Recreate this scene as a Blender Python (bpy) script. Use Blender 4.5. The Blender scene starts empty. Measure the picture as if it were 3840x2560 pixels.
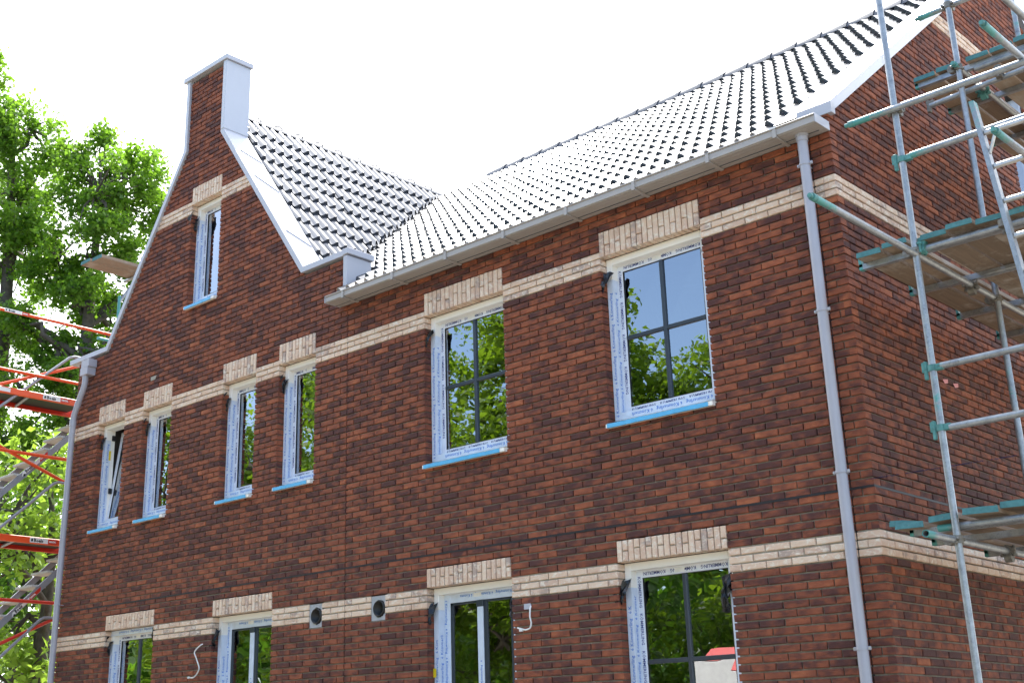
import bpy, math, random
import numpy as np
from mathutils import Vector, Matrix
R = math.radians
SC = bpy.context.scene
COL = SC.collection
rnd = random.Random(7)
npr = np.random.default_rng(11)

# ------------------------------------------------------------------ camera
GZ = -3.35                      # ground level; z = 0 is the movement joint above the ground-floor windows
CAMP = np.array([4.2144, -8.7185, -1.7225])
CR = np.array([0.71389, 0.70007, -0.01618]); CU = np.array([0.24265, -0.22563, 0.94351]); CF = np.array([-0.65687, 0.67749, 0.33095])
cam = bpy.data.cameras.new('camera'); camo = bpy.data.objects.new('camera', cam); COL.objects.link(camo)
M = Matrix(((CR[0], CU[0], -CF[0], CAMP[0]), (CR[1], CU[1], -CF[1], CAMP[1]), (CR[2], CU[2], -CF[2], CAMP[2]), (0, 0, 0, 1)))
camo.matrix_world = M
cam.sensor_width = 36.0; cam.lens = 4776.456 / 3840 * 36; cam.shift_x = 0.05882; cam.shift_y = -0.04254
cam.clip_start = 0.1; cam.clip_end = 2000
SC.camera = camo

# ------------------------------------------------------------------ light
SUN_EL, SUN_AZ = R(55), R(-36)   # azimuth from +y towards +x; the sun stands behind the house
sdir = Vector((math.sin(SUN_AZ) * math.cos(SUN_EL), math.cos(SUN_AZ) * math.cos(SUN_EL), math.sin(SUN_EL)))
sl = bpy.data.lights.new('sun', 'SUN'); sl.energy = 2.8; sl.angle = R(0.53); sl.color = (1.0, 0.95, 0.87)
so = bpy.data.objects.new('sun', sl); COL.objects.link(so); so.rotation_euler = sdir.to_track_quat('Z', 'Y').to_euler()
W = bpy.data.worlds.new('World'); SC.world = W; W.use_nodes = True
nt = W.node_tree; nt.nodes.clear()
wo = nt.nodes.new('ShaderNodeOutputWorld'); bg = nt.nodes.new('ShaderNodeBackground'); sky = nt.nodes.new('ShaderNodeTexSky')
sky.sky_type = 'NISHITA'; sky.sun_disc = False; sky.sun_elevation = SUN_EL; sky.sun_rotation = SUN_AZ
sky.air_density = 1.0; sky.dust_density = 1.2; sky.ozone_density = 1.5
# thin bright cloud veil on the sun's side of the sky, fading smoothly to open blue opposite
tc = nt.nodes.new('ShaderNodeTexCoord'); dt = nt.nodes.new('ShaderNodeVectorMath'); dt.operation = 'DOT_PRODUCT'
vz = Vector((sdir.x, sdir.y, 0.45)).normalized(); dt.inputs[1].default_value = vz
mr = nt.nodes.new('ShaderNodeMapRange'); mr.interpolation_type = 'SMOOTHSTEP'
mr.inputs['From Min'].default_value = 0.05; mr.inputs['From Max'].default_value = 0.82
mr.inputs['To Min'].default_value = 0.0; mr.inputs['To Max'].default_value = 1.0
mx = nt.nodes.new('ShaderNodeMix'); mx.data_type = 'RGBA'; mx.inputs['B'].default_value = (7.6, 7.7, 8.0, 1)
L = nt.links.new
L(tc.outputs['Generated'], dt.inputs[0]); L(dt.outputs['Value'], mr.inputs['Value']); L(mr.outputs['Result'], mx.inputs['Factor'])
L(sky.outputs[0], mx.inputs['A']); L(mx.outputs['Result'], bg.inputs['Color']); bg.inputs['Strength'].default_value = 0.15
L(bg.outputs[0], wo.inputs[0])
SC.view_settings.view_transform = 'Standard'; SC.view_settings.look = 'None'; SC.view_settings.gamma = 1
SC.view_settings.exposure = 1.62
SC.view_settings.use_curve_mapping = False
SC.cycles.max_bounces = 8; SC.cycles.transparent_max_bounces = 16

# ------------------------------------------------------------------ helpers
def tag(o, label=None, cat=None, group=None, kind=None):
    if label: o['label'] = label
    if cat: o['category'] = cat
    if group: o['group'] = group
    if kind: o['kind'] = kind
    return o
def empty(name, loc=(0, 0, 0), parent=None):
    o = bpy.data.objects.new(name, None); COL.objects.link(o); o.location = loc; o.parent = parent
    o.empty_display_size = 0.1
    return o
def link(name, me, parent=None, loc=None):
    o = bpy.data.objects.new(name, me); COL.objects.link(o); o.parent = parent
    if loc is not None: o.location = loc
    return o
class MB:
    def __init__(s): s.v = []; s.f = []; s.a = []; s.sm = []
    def add(s, vs, fs, a=0.0, smooth=False):
        n = len(s.v); s.v.extend([tuple(map(float, p)) for p in vs]); s.f.extend([tuple(i + n for i in q) for q in fs])
        if isinstance(a, (list, tuple, np.ndarray)): s.a.extend([float(q) for q in a])
        else: s.a.extend([float(a)] * len(vs))
        s.sm.extend([smooth] * len(fs))
    def box(s, x0, x1, y0, y1, z0, z1, a=0.0):
        s.add([(x0, y0, z0), (x1, y0, z0), (x1, y1, z0), (x0, y1, z0), (x0, y0, z1), (x1, y0, z1), (x1, y1, z1), (x0, y1, z1)],
              [(0, 1, 5, 4), (1, 2, 6, 5), (2, 3, 7, 6), (3, 0, 4, 7), (4, 5, 6, 7), (3, 2, 1, 0)], a)
    def bbox(s, x0, x1, y0, y1, z0, z1, b=0.004, a=0.0):      # box with chamfered edges
        xs, ys, zs = (x0, x1), (y0, y1), (z0, z1); V = []; idx = {}
        for i in (0, 1):
            for j in (0, 1):
                for k in (0, 1):
                    sx, sy, sz = (1, -1)[i], (1, -1)[j], (1, -1)[k]
                    for m in range(3):
                        p = [xs[i] + sx * b, ys[j] + sy * b, zs[k] + sz * b]; p[m] -= (sx, sy, sz)[m] * b
                        idx[(i, j, k, m)] = len(V); V.append(p)
        F = []
        for m in range(3):
            for t in (0, 1):
                o = [q for q in range(3) if q != m]; c = []
                for (a_, b_) in ((0, 0), (1, 0), (1, 1), (0, 1)):
                    key = [0, 0, 0]; key[m] = t; key[o[0]] = a_; key[o[1]] = b_; c.append(idx[(*key, m)])
                F.append(tuple(c))
        for m in range(3):                                       # edges along axis m
            o = [q for q in range(3) if q != m]
            for a_ in (0, 1):
                for b_ in (0, 1):
                    k0 = [0, 0, 0]; k0[o[0]] = a_; k0[o[1]] = b_; k1 = list(k0); k1[m] = 1
                    F.append((idx[(*k0, o[0])], idx[(*k1, o[0])], idx[(*k1, o[1])], idx[(*k0, o[1])]))
        for i in (0, 1):
            for j in (0, 1):
                for k in (0, 1): F.append((idx[(i, j, k, 0)], idx[(i, j, k, 1)], idx[(i, j, k, 2)]))
        s.add(V, F, a)
    def tube(s, p0, p1, r, n=14, a=(0, 0), cap=True, r1=None, inner=None):
        p0, p1 = Vector(p0), Vector(p1); d = (p1 - p0).normalized(); r1 = r if r1 is None else r1
        u = d.orthogonal().normalized(); w = d.cross(u); V = []; A = []
        for p, rr, aa in ((p0, r, a[0]), (p1, r1, a[1])):
            for i in range(n):
                t = 2 * math.pi * i / n; V.append(p + (u * math.cos(t) + w * math.sin(t)) * rr); A.append(aa)
        F = [(i, (i + 1) % n, n + (i + 1) % n, n + i) for i in range(n)]
        s.add(V, F, A, True)
        if cap: s.add(V[:n], [tuple(range(n - 1, -1, -1))], a[0]); s.add(V[n:], [tuple(range(n))], a[1])
    def path(s, pts, r, n=10, a=0.0, radii=None, cap=True):
        pts = [Vector(p) for p in pts]; m = len(pts); V = []; A = []
        d0 = (pts[1] - pts[0]).normalized(); u = d0.orthogonal().normalized()
        for k in range(m):
            d = (pts[min(k + 1, m - 1)] - pts[max(k - 1, 0)]).normalized()
            u = (u - d * u.dot(d)).normalized(); w = d.cross(u); rr = radii[k] if radii else r
            for i in range(n):
                t = 2 * math.pi * i / n; V.append(pts[k] + (u * math.cos(t) + w * math.sin(t)) * rr)
                A.append(a[k] if isinstance(a, (list, tuple)) else a)
        F = [(k * n + i, k * n + (i + 1) % n, (k + 1) * n + (i + 1) % n, (k + 1) * n + i) for k in range(m - 1) for i in range(n)]
        s.add(V, F, A, True)
        if cap: s.add(V[:n], [tuple(range(n - 1, -1, -1))], A[0]); s.add(V[-n:], [tuple(range(n))], A[-1])
    def prism(s, poly, y0, y1, axis='y', a=0.0):                  # polygon in the x-z (or y-z) plane, extruded
        n = len(poly)
        if axis == 'y': V = [(p[0], y0, p[1]) for p in poly] + [(p[0], y1, p[1]) for p in poly]
        else: V = [(y0, p[0], p[1]) for p in poly] + [(y1, p[0], p[1]) for p in poly]
        F = [tuple(range(n)), tuple(range(2 * n - 1, n - 1, -1))] + [(i, n + i, n + (i + 1) % n, (i + 1) % n) for i in range(n)]
        s.add(V, F, a)
    def mesh(s, name, mat):
        me = bpy.data.meshes.new(name); me.from_pydata(s.v, [], s.f)
        at = me.attributes.new('tone', 'FLOAT', 'POINT'); at.data.foreach_set('value', s.a)
        me.polygons.foreach_set('use_smooth', s.sm)
        if mat: me.materials.append(mat)
        me.update(); return me
    def build(s, name, mat, parent=None, loc=None): return link(name, s.mesh(name, mat), parent, loc)

# ------------------------------------------------------------------ materials
def newmat(name):
    m = bpy.data.materials.new(name); m.use_nodes = True; n = m.node_tree.nodes; n.clear()
    out = n.new('ShaderNodeOutputMaterial'); p = n.new('ShaderNodeBsdfPrincipled'); m.node_tree.links.new(p.outputs[0], out.inputs[0])
    return m, m.node_tree, p, out
def N(t, kind, **kw):
    n = t.nodes.new(kind)
    for k, v in kw.items():
        if k in n.inputs: n.inputs[k].default_value = v
        else: setattr(n, k, v)
    return n
def noise(t, vec, scale, detail=4, rough=0.6, dist=0.0):
    n = N(t, 'ShaderNodeTexNoise', Scale=scale, Detail=detail, Roughness=rough, Distortion=dist); t.links.new(vec, n.inputs['Vector']); return n
def mapping(t, vec, scale):
    m = N(t, 'ShaderNodeMapping'); m.inputs['Scale'].default_value = scale; t.links.new(vec, m.inputs['Vector']); return m.outputs[0]
def ramp(t, fac, stops):
    r = t.nodes.new('ShaderNodeValToRGB'); e = r.color_ramp.elements
    e[0].position, e[0].color = stops[0][0], (*stops[0][1], 1); e[1].position, e[1].color = stops[-1][0], (*stops[-1][1], 1)
    for pos, c in stops[1:-1]:
        q = e.new(pos); q.color = (*c, 1)
    t.links.new(fac, r.inputs[0]); return r.outputs[0]
def math_(t, op, a, b=None, clamp=False):
    n = t.nodes.new('ShaderNodeMath'); n.operation = op; n.use_clamp = clamp
    for i, q in enumerate((a, b)):
        if q is None: continue
        if isinstance(q, (int, float)): n.inputs[i].default_value = q
        else: t.links.new(q, n.inputs[i])
    return n.outputs[0]
def mixc(t, f, a, b):
    m = t.nodes.new('ShaderNodeMix'); m.data_type = 'RGBA'
    for k, q in (('Factor', f), ('A', a), ('B', b)):
        if isinstance(q, (int, float)): m.inputs[k].default_value = q
        elif isinstance(q, tuple): m.inputs[k].default_value = (*q, 1)
        else: t.links.new(q, m.inputs[k])
    return m.outputs['Result']
def bump(t, p, h, strength=0.3, dist=0.01):
    b = N(t, 'ShaderNodeBump', Strength=strength, Distance=dist); t.links.new(h, b.inputs['Height']); t.links.new(b.outputs[0], p.inputs['Normal'])

def mat_brick(cream=False):
    m, t, p, o = newmat('cream_brick' if cream else 'red_brown_brick')
    pos = t.nodes.new('ShaderNodeNewGeometry').outputs['Position']
    at = N(t, 'ShaderNodeAttribute', attribute_name='tone').outputs['Fac']
    oi = N(t, 'ShaderNodeAttribute', attribute_name='shift', attribute_type='OBJECT').outputs['Fac']
    tone = math_(t, 'FRACT', math_(t, 'ADD', at, oi))
    big = noise(t, mapping(t, pos, (9, 9, 16)), 1.0, 2, 0.5).outputs['Fac']
    fine = noise(t, pos, 85, 6, 0.7).outputs['Fac']
    crease = noise(t, mapping(t, pos, (30, 30, 75)), 1.0, 4, 0.6, 1.2).outputs['Fac']
    if not cream:
        k = math_(t, 'ADD', math_(t, 'MULTIPLY', tone, 0.62), math_(t, 'MULTIPLY', math_(t, 'SUBTRACT', big, 0.5), 1.5))
        k = math_(t, 'ADD', k, math_(t, 'MULTIPLY', math_(t, 'SUBTRACT', fine, 0.5), 0.35), True)
        c = ramp(t, k, [(0.0, (0.082, 0.028, 0.024)), (0.18, (0.125, 0.039, 0.027)), (0.40, (0.220, 0.063, 0.031)), (0.68, (0.315, 0.090, 0.040)), (1.0, (0.43, 0.140, 0.056))])
        sp = noise(t, pos, 22, 5, 0.75).outputs['Fac']
        c = mixc(t, math_(t, 'MULTIPLY', math_(t, 'SUBTRACT', sp, 0.63, True), 2.8, True), c, (0.36, 0.22, 0.16))
        pits = ramp(t, noise(t, pos, 130, 3, 0.6).outputs['Fac'], [(0.0, (0.55, 0.55, 0.55)), (0.42, (1, 1, 1)), (1.0, (1, 1, 1))])
        mm = t.nodes.new('ShaderNodeMix'); mm.data_type = 'RGBA'; mm.blend_type = 'MULTIPLY'; mm.inputs['Factor'].default_value = 0.8
        L_ = t.links.new; L_(c, mm.inputs['A']); L_(pits, mm.inputs['B']); c = mm.outputs['Result']
    else:
        k = math_(t, 'ADD', math_(t, 'MULTIPLY', tone, 0.8), math_(t, 'MULTIPLY', math_(t, 'SUBTRACT', big, 0.5), 0.9), True)
        c = ramp(t, k, [(0.0, (0.46, 0.35, 0.29)), (0.12, (0.66, 0.46, 0.34)), (0.5, (0.76, 0.55, 0.40)), (1.0, (0.84, 0.67, 0.52))])
        sp = noise(t, mapping(t, pos, (14, 14, 22)), 1.0, 6, 0.75, 0.8).outputs['Fac']
        c = mixc(t, math_(t, 'MULTIPLY', math_(t, 'SUBTRACT', sp, 0.50, True), 7.0, True), c, (0.86, 0.77, 0.65))
    t.links.new(c, p.inputs['Base Color']); p.inputs['Roughness'].default_value = 0.85
    h = math_(t, 'ADD', math_(t, 'MULTIPLY', crease, 0.9), math_(t, 'MULTIPLY', fine, 0.5))
    bump(t, p, h, 0.95, 0.010)
    return m
def mat_simple(name, col, rough=0.6, metal=0.0, var=0.12, scale=8, b=0.0, spec=0.5, coat=0.0):
    m, t, p, o = newmat(name); pos = t.nodes.new('ShaderNodeTexCoord').outputs['Object']
    n = noise(t, pos, scale, 5, 0.65).outputs['Fac']
    lo = tuple(c * (1 - var) for c in col); hi = tuple(min(1, c * (1 + var)) for c in col)
    t.links.new(ramp(t, n, [(0.25, lo), (0.75, hi)]), p.inputs['Base Color'])
    p.inputs['Roughness'].default_value = rough; p.inputs['Metallic'].default_value = metal; p.inputs['Specular IOR Level'].default_value = spec
    p.inputs['Coat Weight'].default_value = coat
    if b: bump(t, p, noise(t, pos, scale * 12, 4).outputs['Fac'], b, 0.004)
    return m
def mat_tube():
    m, t, p, o = newmat('galvanised_tube'); pos = t.nodes.new('ShaderNodeNewGeometry').outputs['Position']
    at = N(t, 'ShaderNodeAttribute', attribute_name='tone').outputs['Fac']
    n1 = noise(t, pos, 14, 6, 0.7).outputs['Fac']; n2 = noise(t, pos, 90, 4, 0.7).outputs['Fac']
    base = ramp(t, n1, [(0.25, (0.20, 0.22, 0.25)), (0.5, (0.33, 0.355, 0.38)), (0.75, (0.46, 0.48, 0.50))])
    base = mixc(t, math_(t, 'MULTIPLY', math_(t, 'SUBTRACT', n2, 0.56, True), 5.0, True), base, (0.13, 0.11, 0.09)); base = mixc(t, math_(t, 'MULTIPLY', math_(t, 'SUBTRACT', noise(t, pos, 5, 5, .8).outputs['Fac'], 0.58, True), 5.0, True), base, (0.42, 0.39, 0.34))
    f = math_(t, 'MULTIPLY', math_(t, 'SUBTRACT', math_(t, 'ADD', at, math_(t, 'MULTIPLY', n1, 0.9)), 0.95), 6.0, True)
    c = mixc(t, f, base, (0.08, 0.30, 0.285))
    t.links.new(c, p.inputs['Base Color'])
    t.links.new(math_(t, 'SUBTRACT', 0.55, math_(t, 'MULTIPLY', f, 0.5), True), p.inputs['Metallic'])
    p.inputs['Roughness'].default_value = 0.42; bump(t, p, n2, 0.15, 0.002)
    return m
def mat_wood():
    m, t, p, o = newmat('scaffold_plank_wood'); pos = t.nodes.new('ShaderNodeNewGeometry').outputs['Position']
    at = N(t, 'ShaderNodeAttribute', attribute_name='tone').outputs['Fac']
    oi = N(t, 'ShaderNodeAttribute', attribute_name='shift', attribute_type='OBJECT').outputs['Fac']
    g = noise(t, mapping(t, pos, (45, 2.5, 45)), 1.0, 5, 0.65, 0.6).outputs['Fac']; st = noise(t, pos, 3.5, 6, 0.7).outputs['Fac']
    k = math_(t, 'ADD', math_(t, 'MULTIPLY', g, 0.6), math_(t, 'MULTIPLY', math_(t, 'SUBTRACT', oi, .3), 0.6), True)
    c = ramp(t, k, [(0.15, (0.17, 0.125, 0.09)), (0.5, (0.31, 0.23, 0.165)), (0.85, (0.42, 0.34, 0.26))])
    c = mixc(t, math_(t, 'MULTIPLY', math_(t, 'SUBTRACT', st, 0.52, True), 4.0, True), c, (0.44, 0.41, 0.37))
    f = math_(t, 'MULTIPLY', math_(t, 'SUBTRACT', math_(t, 'ADD', at, math_(t, 'MULTIPLY', st, 0.5)), 0.8), 7.0, True)
    tl = mixc(t, noise(t, pos, 30, 4).outputs['Fac'], (0.03, 0.11, 0.13), (0.11, 0.30, 0.31))
    c = mixc(t, f, c, tl); t.links.new(c, p.inputs['Base Color']); p.inputs['Roughness'].default_value = 0.85; bump(t, p, g, 0.35, 0.004)
    return m
def mat_tile():
    m, t, p, o = newmat('glazed_black_roof_tile'); pos = t.nodes.new('ShaderNodeNewGeometry').outputs['Position']
    n = noise(t, pos, 9, 5, 0.7).outputs['Fac']; n2 = noise(t, pos, 60, 3, 0.6).outputs['Fac']
    c = ramp(t, n, [(0.3, (0.030, 0.035, 0.048)), (0.7, (0.055, 0.062, 0.078))])
    c = mixc(t, math_(t, 'MULTIPLY', math_(t, 'SUBTRACT', n2, 0.68, True), 5.0, True), c, (0.22, 0.21, 0.20))
    t.links.new(c, p.inputs['Base Color']); p.inputs['Roughness'].default_value = 0.24; p.inputs['Specular IOR Level'].default_value = 0.6; p.inputs['IOR'].default_value = 1.9; p.inputs['Coat IOR'].default_value = 1.75
    p.inputs['Coat Weight'].default_value = 0.8; p.inputs['Coat Roughness'].default_value = 0.22; bump(t, p, n2, 0.05, 0.002)
    return m
def mat_glass():
    m = bpy.data.materials.new('double_glazing'); m.use_nodes = True; t = m.node_tree; t.nodes.clear()
    out = t.nodes.new('ShaderNodeOutputMaterial'); mix = t.nodes.new('ShaderNodeMixShader'); gl = N(t, 'ShaderNodeBsdfGlossy', Roughness=0.004)
    gl.inputs['Color'].default_value = (0.93, 0.96, 1.0, 1)
    tr = t.nodes.new('ShaderNodeBsdfTransparent'); tr.inputs['Color'].default_value = (0.66, 0.74, 0.72, 1)
    fr = N(t, 'ShaderNodeFresnel', IOR=1.95); pos = t.nodes.new('ShaderNodeNewGeometry').outputs['Position']
    nn = noise(t, pos, 2.2, 2, 0.5).outputs['Fac']; bp = N(t, 'ShaderNodeBump', Strength=0.05, Distance=0.02)
    t.links.new(nn, bp.inputs['Height']); t.links.new(bp.outputs[0], gl.inputs['Normal'])
    t.links.new(math_(t, 'MULTIPLY', fr.outputs[0], 3.1, True), mix.inputs[0]); t.links.new(tr.outputs[0], mix.inputs[1]); t.links.new(gl.outputs[0], mix.inputs[2])
    t.links.new(mix.outputs[0], out.inputs[0]); return m
def mat_leaf(name, a, b, tr):
    m = bpy.data.materials.new(name); m.use_nodes = True; t = m.node_tree; t.nodes.clear()
    out = t.nodes.new('ShaderNodeOutputMaterial'); mix = N(t, 'ShaderNodeMixShader'); mix.inputs[0].default_value = 0.45
    at = N(t, 'ShaderNodeAttribute', attribute_name='tone').outputs['Fac']
    c = ramp(t, at, [(0.0, a), (1.0, b)]); d = t.nodes.new('ShaderNodeBsdfPrincipled'); d.inputs['Roughness'].default_value = 0.45
    tl = t.nodes.new('ShaderNodeBsdfTranslucent'); t.links.new(c, d.inputs['Base Color'])
    t.links.new(mixc(t, at, tr, tuple(min(1, q * 1.5) for q in tr)), tl.inputs['Color'])
    t.links.new(d.outputs[0], mix.inputs[1]); t.links.new(tl.outputs[0], mix.inputs[2]); t.links.new(mix.outputs[0], out.inputs[0]); return m
MB_RED, MB_CREAM = mat_brick(), mat_brick(True)
M_MORT = mat_simple('grey_mortar', (0.235, 0.205, 0.16), 0.95, var=0.3, scale=25, b=0.5)
M_MORTL = mat_simple('pale_mortar', (0.36, 0.33, 0.27), 0.95, var=0.2, scale=25, b=0.5)
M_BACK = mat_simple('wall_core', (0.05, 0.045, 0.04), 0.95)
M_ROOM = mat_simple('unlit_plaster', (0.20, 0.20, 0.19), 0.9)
M_TRIM = mat_simple('lavender_grey_aluminium', (0.47, 0.48, 0.53), 0.42, var=0.04, scale=2, coat=0.2)
M_TRIMW = mat_simple('white_coated_aluminium', (0.50, 0.52, 0.575), 0.40, var=0.03, scale=2, coat=0.3)
M_GUT = mat_simple('warm_grey_pvc', (0.40, 0.375, 0.355), 0.45, var=0.05, scale=3)
M_PIPE = mat_simple('grey_pvc_pipe', (0.40, 0.40, 0.45), 0.35, var=0.06, scale=3)
M_PVC = mat_simple('cream_white_pvc', (0.90, 0.88, 0.82), 0.4, var=0.03, scale=5)
M_FILM = mat_simple('pale_blue_film', (0.66, 0.74, 0.86), 0.30, var=0.09, scale=14, b=0.25, coat=0.3)
M_FILMW = mat_simple('white_film', (0.74, 0.77, 0.83), 0.32, var=0.08, scale=14, b=0.2, coat=0.2)
M_INK = mat_simple('blue_ink', (0.05, 0.20, 0.62), 0.5); M_INKD = mat_simple('dark_blue_ink', (0.04, 0.06, 0.24), 0.5)
M_TAPE = mat_simple('sky_blue_tape', (0.11, 0.46, 0.78), 0.4, var=0.12, scale=16, b=0.3)
M_ANTH = mat_simple('anthracite_profile', (0.035, 0.045, 0.06), 0.35, var=0.1)
M_BLACK = mat_simple('black_plastic_foil', (0.012, 0.013, 0.016), 0.22, var=0.3, scale=30, b=0.4)
M_GASK = mat_simple('black_gasket', (0.01, 0.01, 0.012), 0.6)
M_TUBE, M_WOOD, M_TILE, M_GLASS = mat_tube(), mat_wood(), mat_tile(), mat_glass()
M_TEAL = mat_simple('teal_paint', (0.075, 0.235, 0.225), 0.6, var=0.55, scale=22, b=.3)
M_CLAMP = mat_simple('rusty_grey_steel', (0.20, 0.19, 0.17), 0.55, 0.5, var=0.4, scale=40, b=0.4)
M_ALU = mat_simple('dull_aluminium', (0.55, 0.54, 0.52), 0.4, 0.5, var=0.2, scale=12)
M_ORANGE = mat_simple('orange_paint', (0.80, 0.085, 0.014), 0.42, var=0.1, scale=8, coat=0.15)
M_REDP = mat_simple('red_paint', (0.60, 0.03, 0.012), 0.42, var=0.1, scale=8, coat=0.15)
M_STEELG = mat_simple('grey_stair_steel', (0.30, 0.31, 0.34), 0.45, 0.3, var=0.15, scale=10)
M_STEP = mat_simple('pale_stair_tread', (0.50, 0.50, 0.46), 0.7, var=0.15, scale=20)
M_WHITE = mat_simple('white_sticker', (0.78, 0.78, 0.76), 0.5); M_BLK = mat_simple('black_print', (0.012, 0.012, 0.012), 0.5)
M_RUBBER = mat_simple('black_pipe_rubber', (0.012, 0.012, 0.012), 0.5)
M_YEL = mat_simple('yellow_tape', (0.8, 0.62, 0.02), 0.5); M_PINK = mat_simple('pink_foam', (0.75, 0.32, 0.32), 0.8)
M_BARK = mat_simple('grey_brown_bark', (0.085, 0.072, 0.058), 0.95, var=0.5, scale=9, b=0.8)
M_RIDGE = mat_simple('matt_slate_ridge', (0.085, 0.098, 0.125), 0.6, var=.2, scale=9, spec=.3)
M_LEAD = mat_simple('dark_valley_lead', (0.05, 0.055, 0.065), 0.5, 0.3, var=0.3)
M_GROUND = mat_simple('sandy_site_ground', (0.27, 0.235, 0.18), 0.95, var=0.25, scale=0.6, b=0.3)
M_CAB = mat_simple('white_cabin_panel', (0.78, 0.78, 0.76), 0.5); M_CABR = mat_simple('red_cabin_roof', (0.62, 0.02, 0.02), 0.45)
M_OAK = mat_leaf('oak_leaf', (0.030, 0.085, 0.010), (0.120, 0.215, 0.022), (0.22, 0.42, 0.03))
M_OAKR = mat_leaf('sunlit_oak_leaf', (0.045, 0.095, 0.010), (0.13, 0.21, 0.02), (0.26, 0.42, 0.02))
M_OAK2 = mat_leaf('dark_oak_leaf', (0.028, 0.072, 0.012), (0.075, 0.15, 0.02), (0.16, 0.34, 0.02))
M_MAPLE = mat_leaf('maple_leaf', (0.09, 0.17, 0.02), (0.17, 0.26, 0.05), (0.34, 0.52, 0.05))

# ------------------------------------------------------------------ setting
g = MB(); g.add([(-900, -900, GZ), (900, -900, GZ), (900, 900, GZ), (-900, 900, GZ)], [(0, 1, 2, 3)])
tag(g.build('ground', M_GROUND), 'pale sandy ground around the building site', kind='structure')

# ------------------------------------------------------------------ house : brickwork
house = tag(empty('brick_house', (-5.8, 0, GZ)), 'new red brown brick house with cream bands, stepped gable parapet and glazed roof tiles', 'house')
def P(parent_obj, child):                                        # keep world coordinates under the house empty
    child.parent = parent_obj; child.matrix_parent_inverse = Matrix.Translation(-Vector(parent_obj.location)); return child
def part(name, mb, mat, parent=None):
    o = mb.build(name, mat); pr = parent or house
    o.parent = pr
    if pr is house: o.location = -house.location
    return o
def pempty(name):
    o = empty(name, -house.location, house); return o
HU, HL, BH = 0.0622, 0.0625, 0.050
LM, MJ, LS = 0.2172, 0.187, 0.2155                               # brick module, corner pier width, module on the side wall
def top(n): return (40 - n) * HU if n < 40 else (40 - n) * HL
def bx(k): return -MJ - k * LM
NTOP, NBOT = -71, 93
# openings on the front wall: (k left, k right, first row, last row, kind)
WIN = [dict(k0=49.5, k1=46.5, r0=1, r1=23, t='tilt'), dict(k0=44.5, k1=41.5, r0=1, r1=23, t='one'), dict(k0=36.5, k1=33.5, r0=1, r1=23, t='one'),
       dict(k0=31.5, k1=28.5, r0=1, r1=23, t='one'), dict(k0=20.5, k1=15.5, r0=1, r1=25, t='cross'), dict(k0=10, k1=5, r0=1, r1=25, t='cross'),
       dict(k0=40.5, k1=37.5, r0=-41, r1=-19, t='attic'),
       dict(k0=47, k1=42, r0=45, r1=70, t='low'), dict(k0=36.5, k1=31.5, r0=45, r1=92, t='door'), dict(k0=20.5, k1=15.5, r0=45, r1=92, t='door'),
       dict(k0=10, k1=5, r0=45, r1=70, t='lowcross')]
for w in WIN:
    w['x0'], w['x1'] = bx(w['k0']), bx(w['k1']); w['zt'] = top(w['r0'] - 1) - BH; w['zb'] = top(w['r1'] + 1)
    w['l0'], w['l1'] = ((w['r0'] - 4), (w['r0'] - 1)) if w['r0'] < 40 else (42, 44)
HOLES = [(w['x0'], w['x1'], w['r0'], w['r1']) for w in WIN]
LINT = [(w['x0'], w['x1'], w['l0'], w['l1']) for w in WIN]
VENT = [(-6.398, -6.194, 45, 48), (-5.437, -5.230, 45, 48)]
BANDS = {0, 1, 2, 45, 46, 47, -42, -41, -40}
XL, XE = -11.58, -5.84                                            # left end of the wall, right end of the gable shoulder
def lims(z):
    if z < 2.86: return XL, 0.0
    if z < 3.44: return XL, XE
    if z < 5.89: l = -10.81 + (z - 3.467) * 0.6895; r = -6.635 - (z - 3.46) * 0.7008; return l, r
    return -9.145, -8.375
parts_b = []                                                      # (kind, x, z, w, d, face) collected, the biggest in view become objects
def spans(n, zc):
    l, r = lims(zc)
    if zc >= 3.44: pass
    cuts = [(a, b) for a, b, r0, r1 in HOLES + LINT + VENT if r0 <= n <= r1]
    js = sorted(cuts); out = []; cur = l
    for a, b in js:
        if a > cur: out.append((cur, min(a, r)))
        cur = max(cur, b)
    if cur < r: out.append((cur, r))
    return [q for q in out if q[1] - q[0] > 0.02]
JT = 0.0048
front = []
for n in range(NTOP, NBOT + 1):
    zt = top(n); zb = zt - BH; zc = (zt + zb) / 2
    if 2.86 <= zb < 2.9 or (zt > 2.86 > zb): pass
    if zt > 6.94: continue
    off = 0.0 if n % 2 == 0 else 0.5
    for (a, b) in spans(n, zc):
        js = [a]; k = math.floor((-MJ - a) / LM) + 1 + off
        edges = set()
        kk = 60 + off
        while kk > -0.01:
            x = bx(kk)
            if a + 0.035 < x < b - 0.035: edges.add(round(x, 4))
            kk -= 1
        if n % 2 == 0 and a < -0.1 < b: edges.add(-0.100)
        for v in (bx(26), -MJ):
            if a + 0.03 < v < b - 0.03: edges.add(round(v, 4))
        es = [a] + sorted(edges) + [b]
        for i in range(len(es) - 1):
            l0 = es[i] + (0 if i == 0 else JT); l1 = es[i + 1] - (0 if i == len(es) - 2 else JT)
            if l1 - l0 > 0.015: front.append(('band' if n in BANDS else 'red', l0, zb, l1 - l0, n, i == 0 or i == len(es) - 2))
def sidelim(z): return 0.0 if z < 3.05 else (z - 3.05) / 0.762
side = []
SW = (4.19, 4.84, -41, -19)                                       # attic window in the side wall
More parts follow.
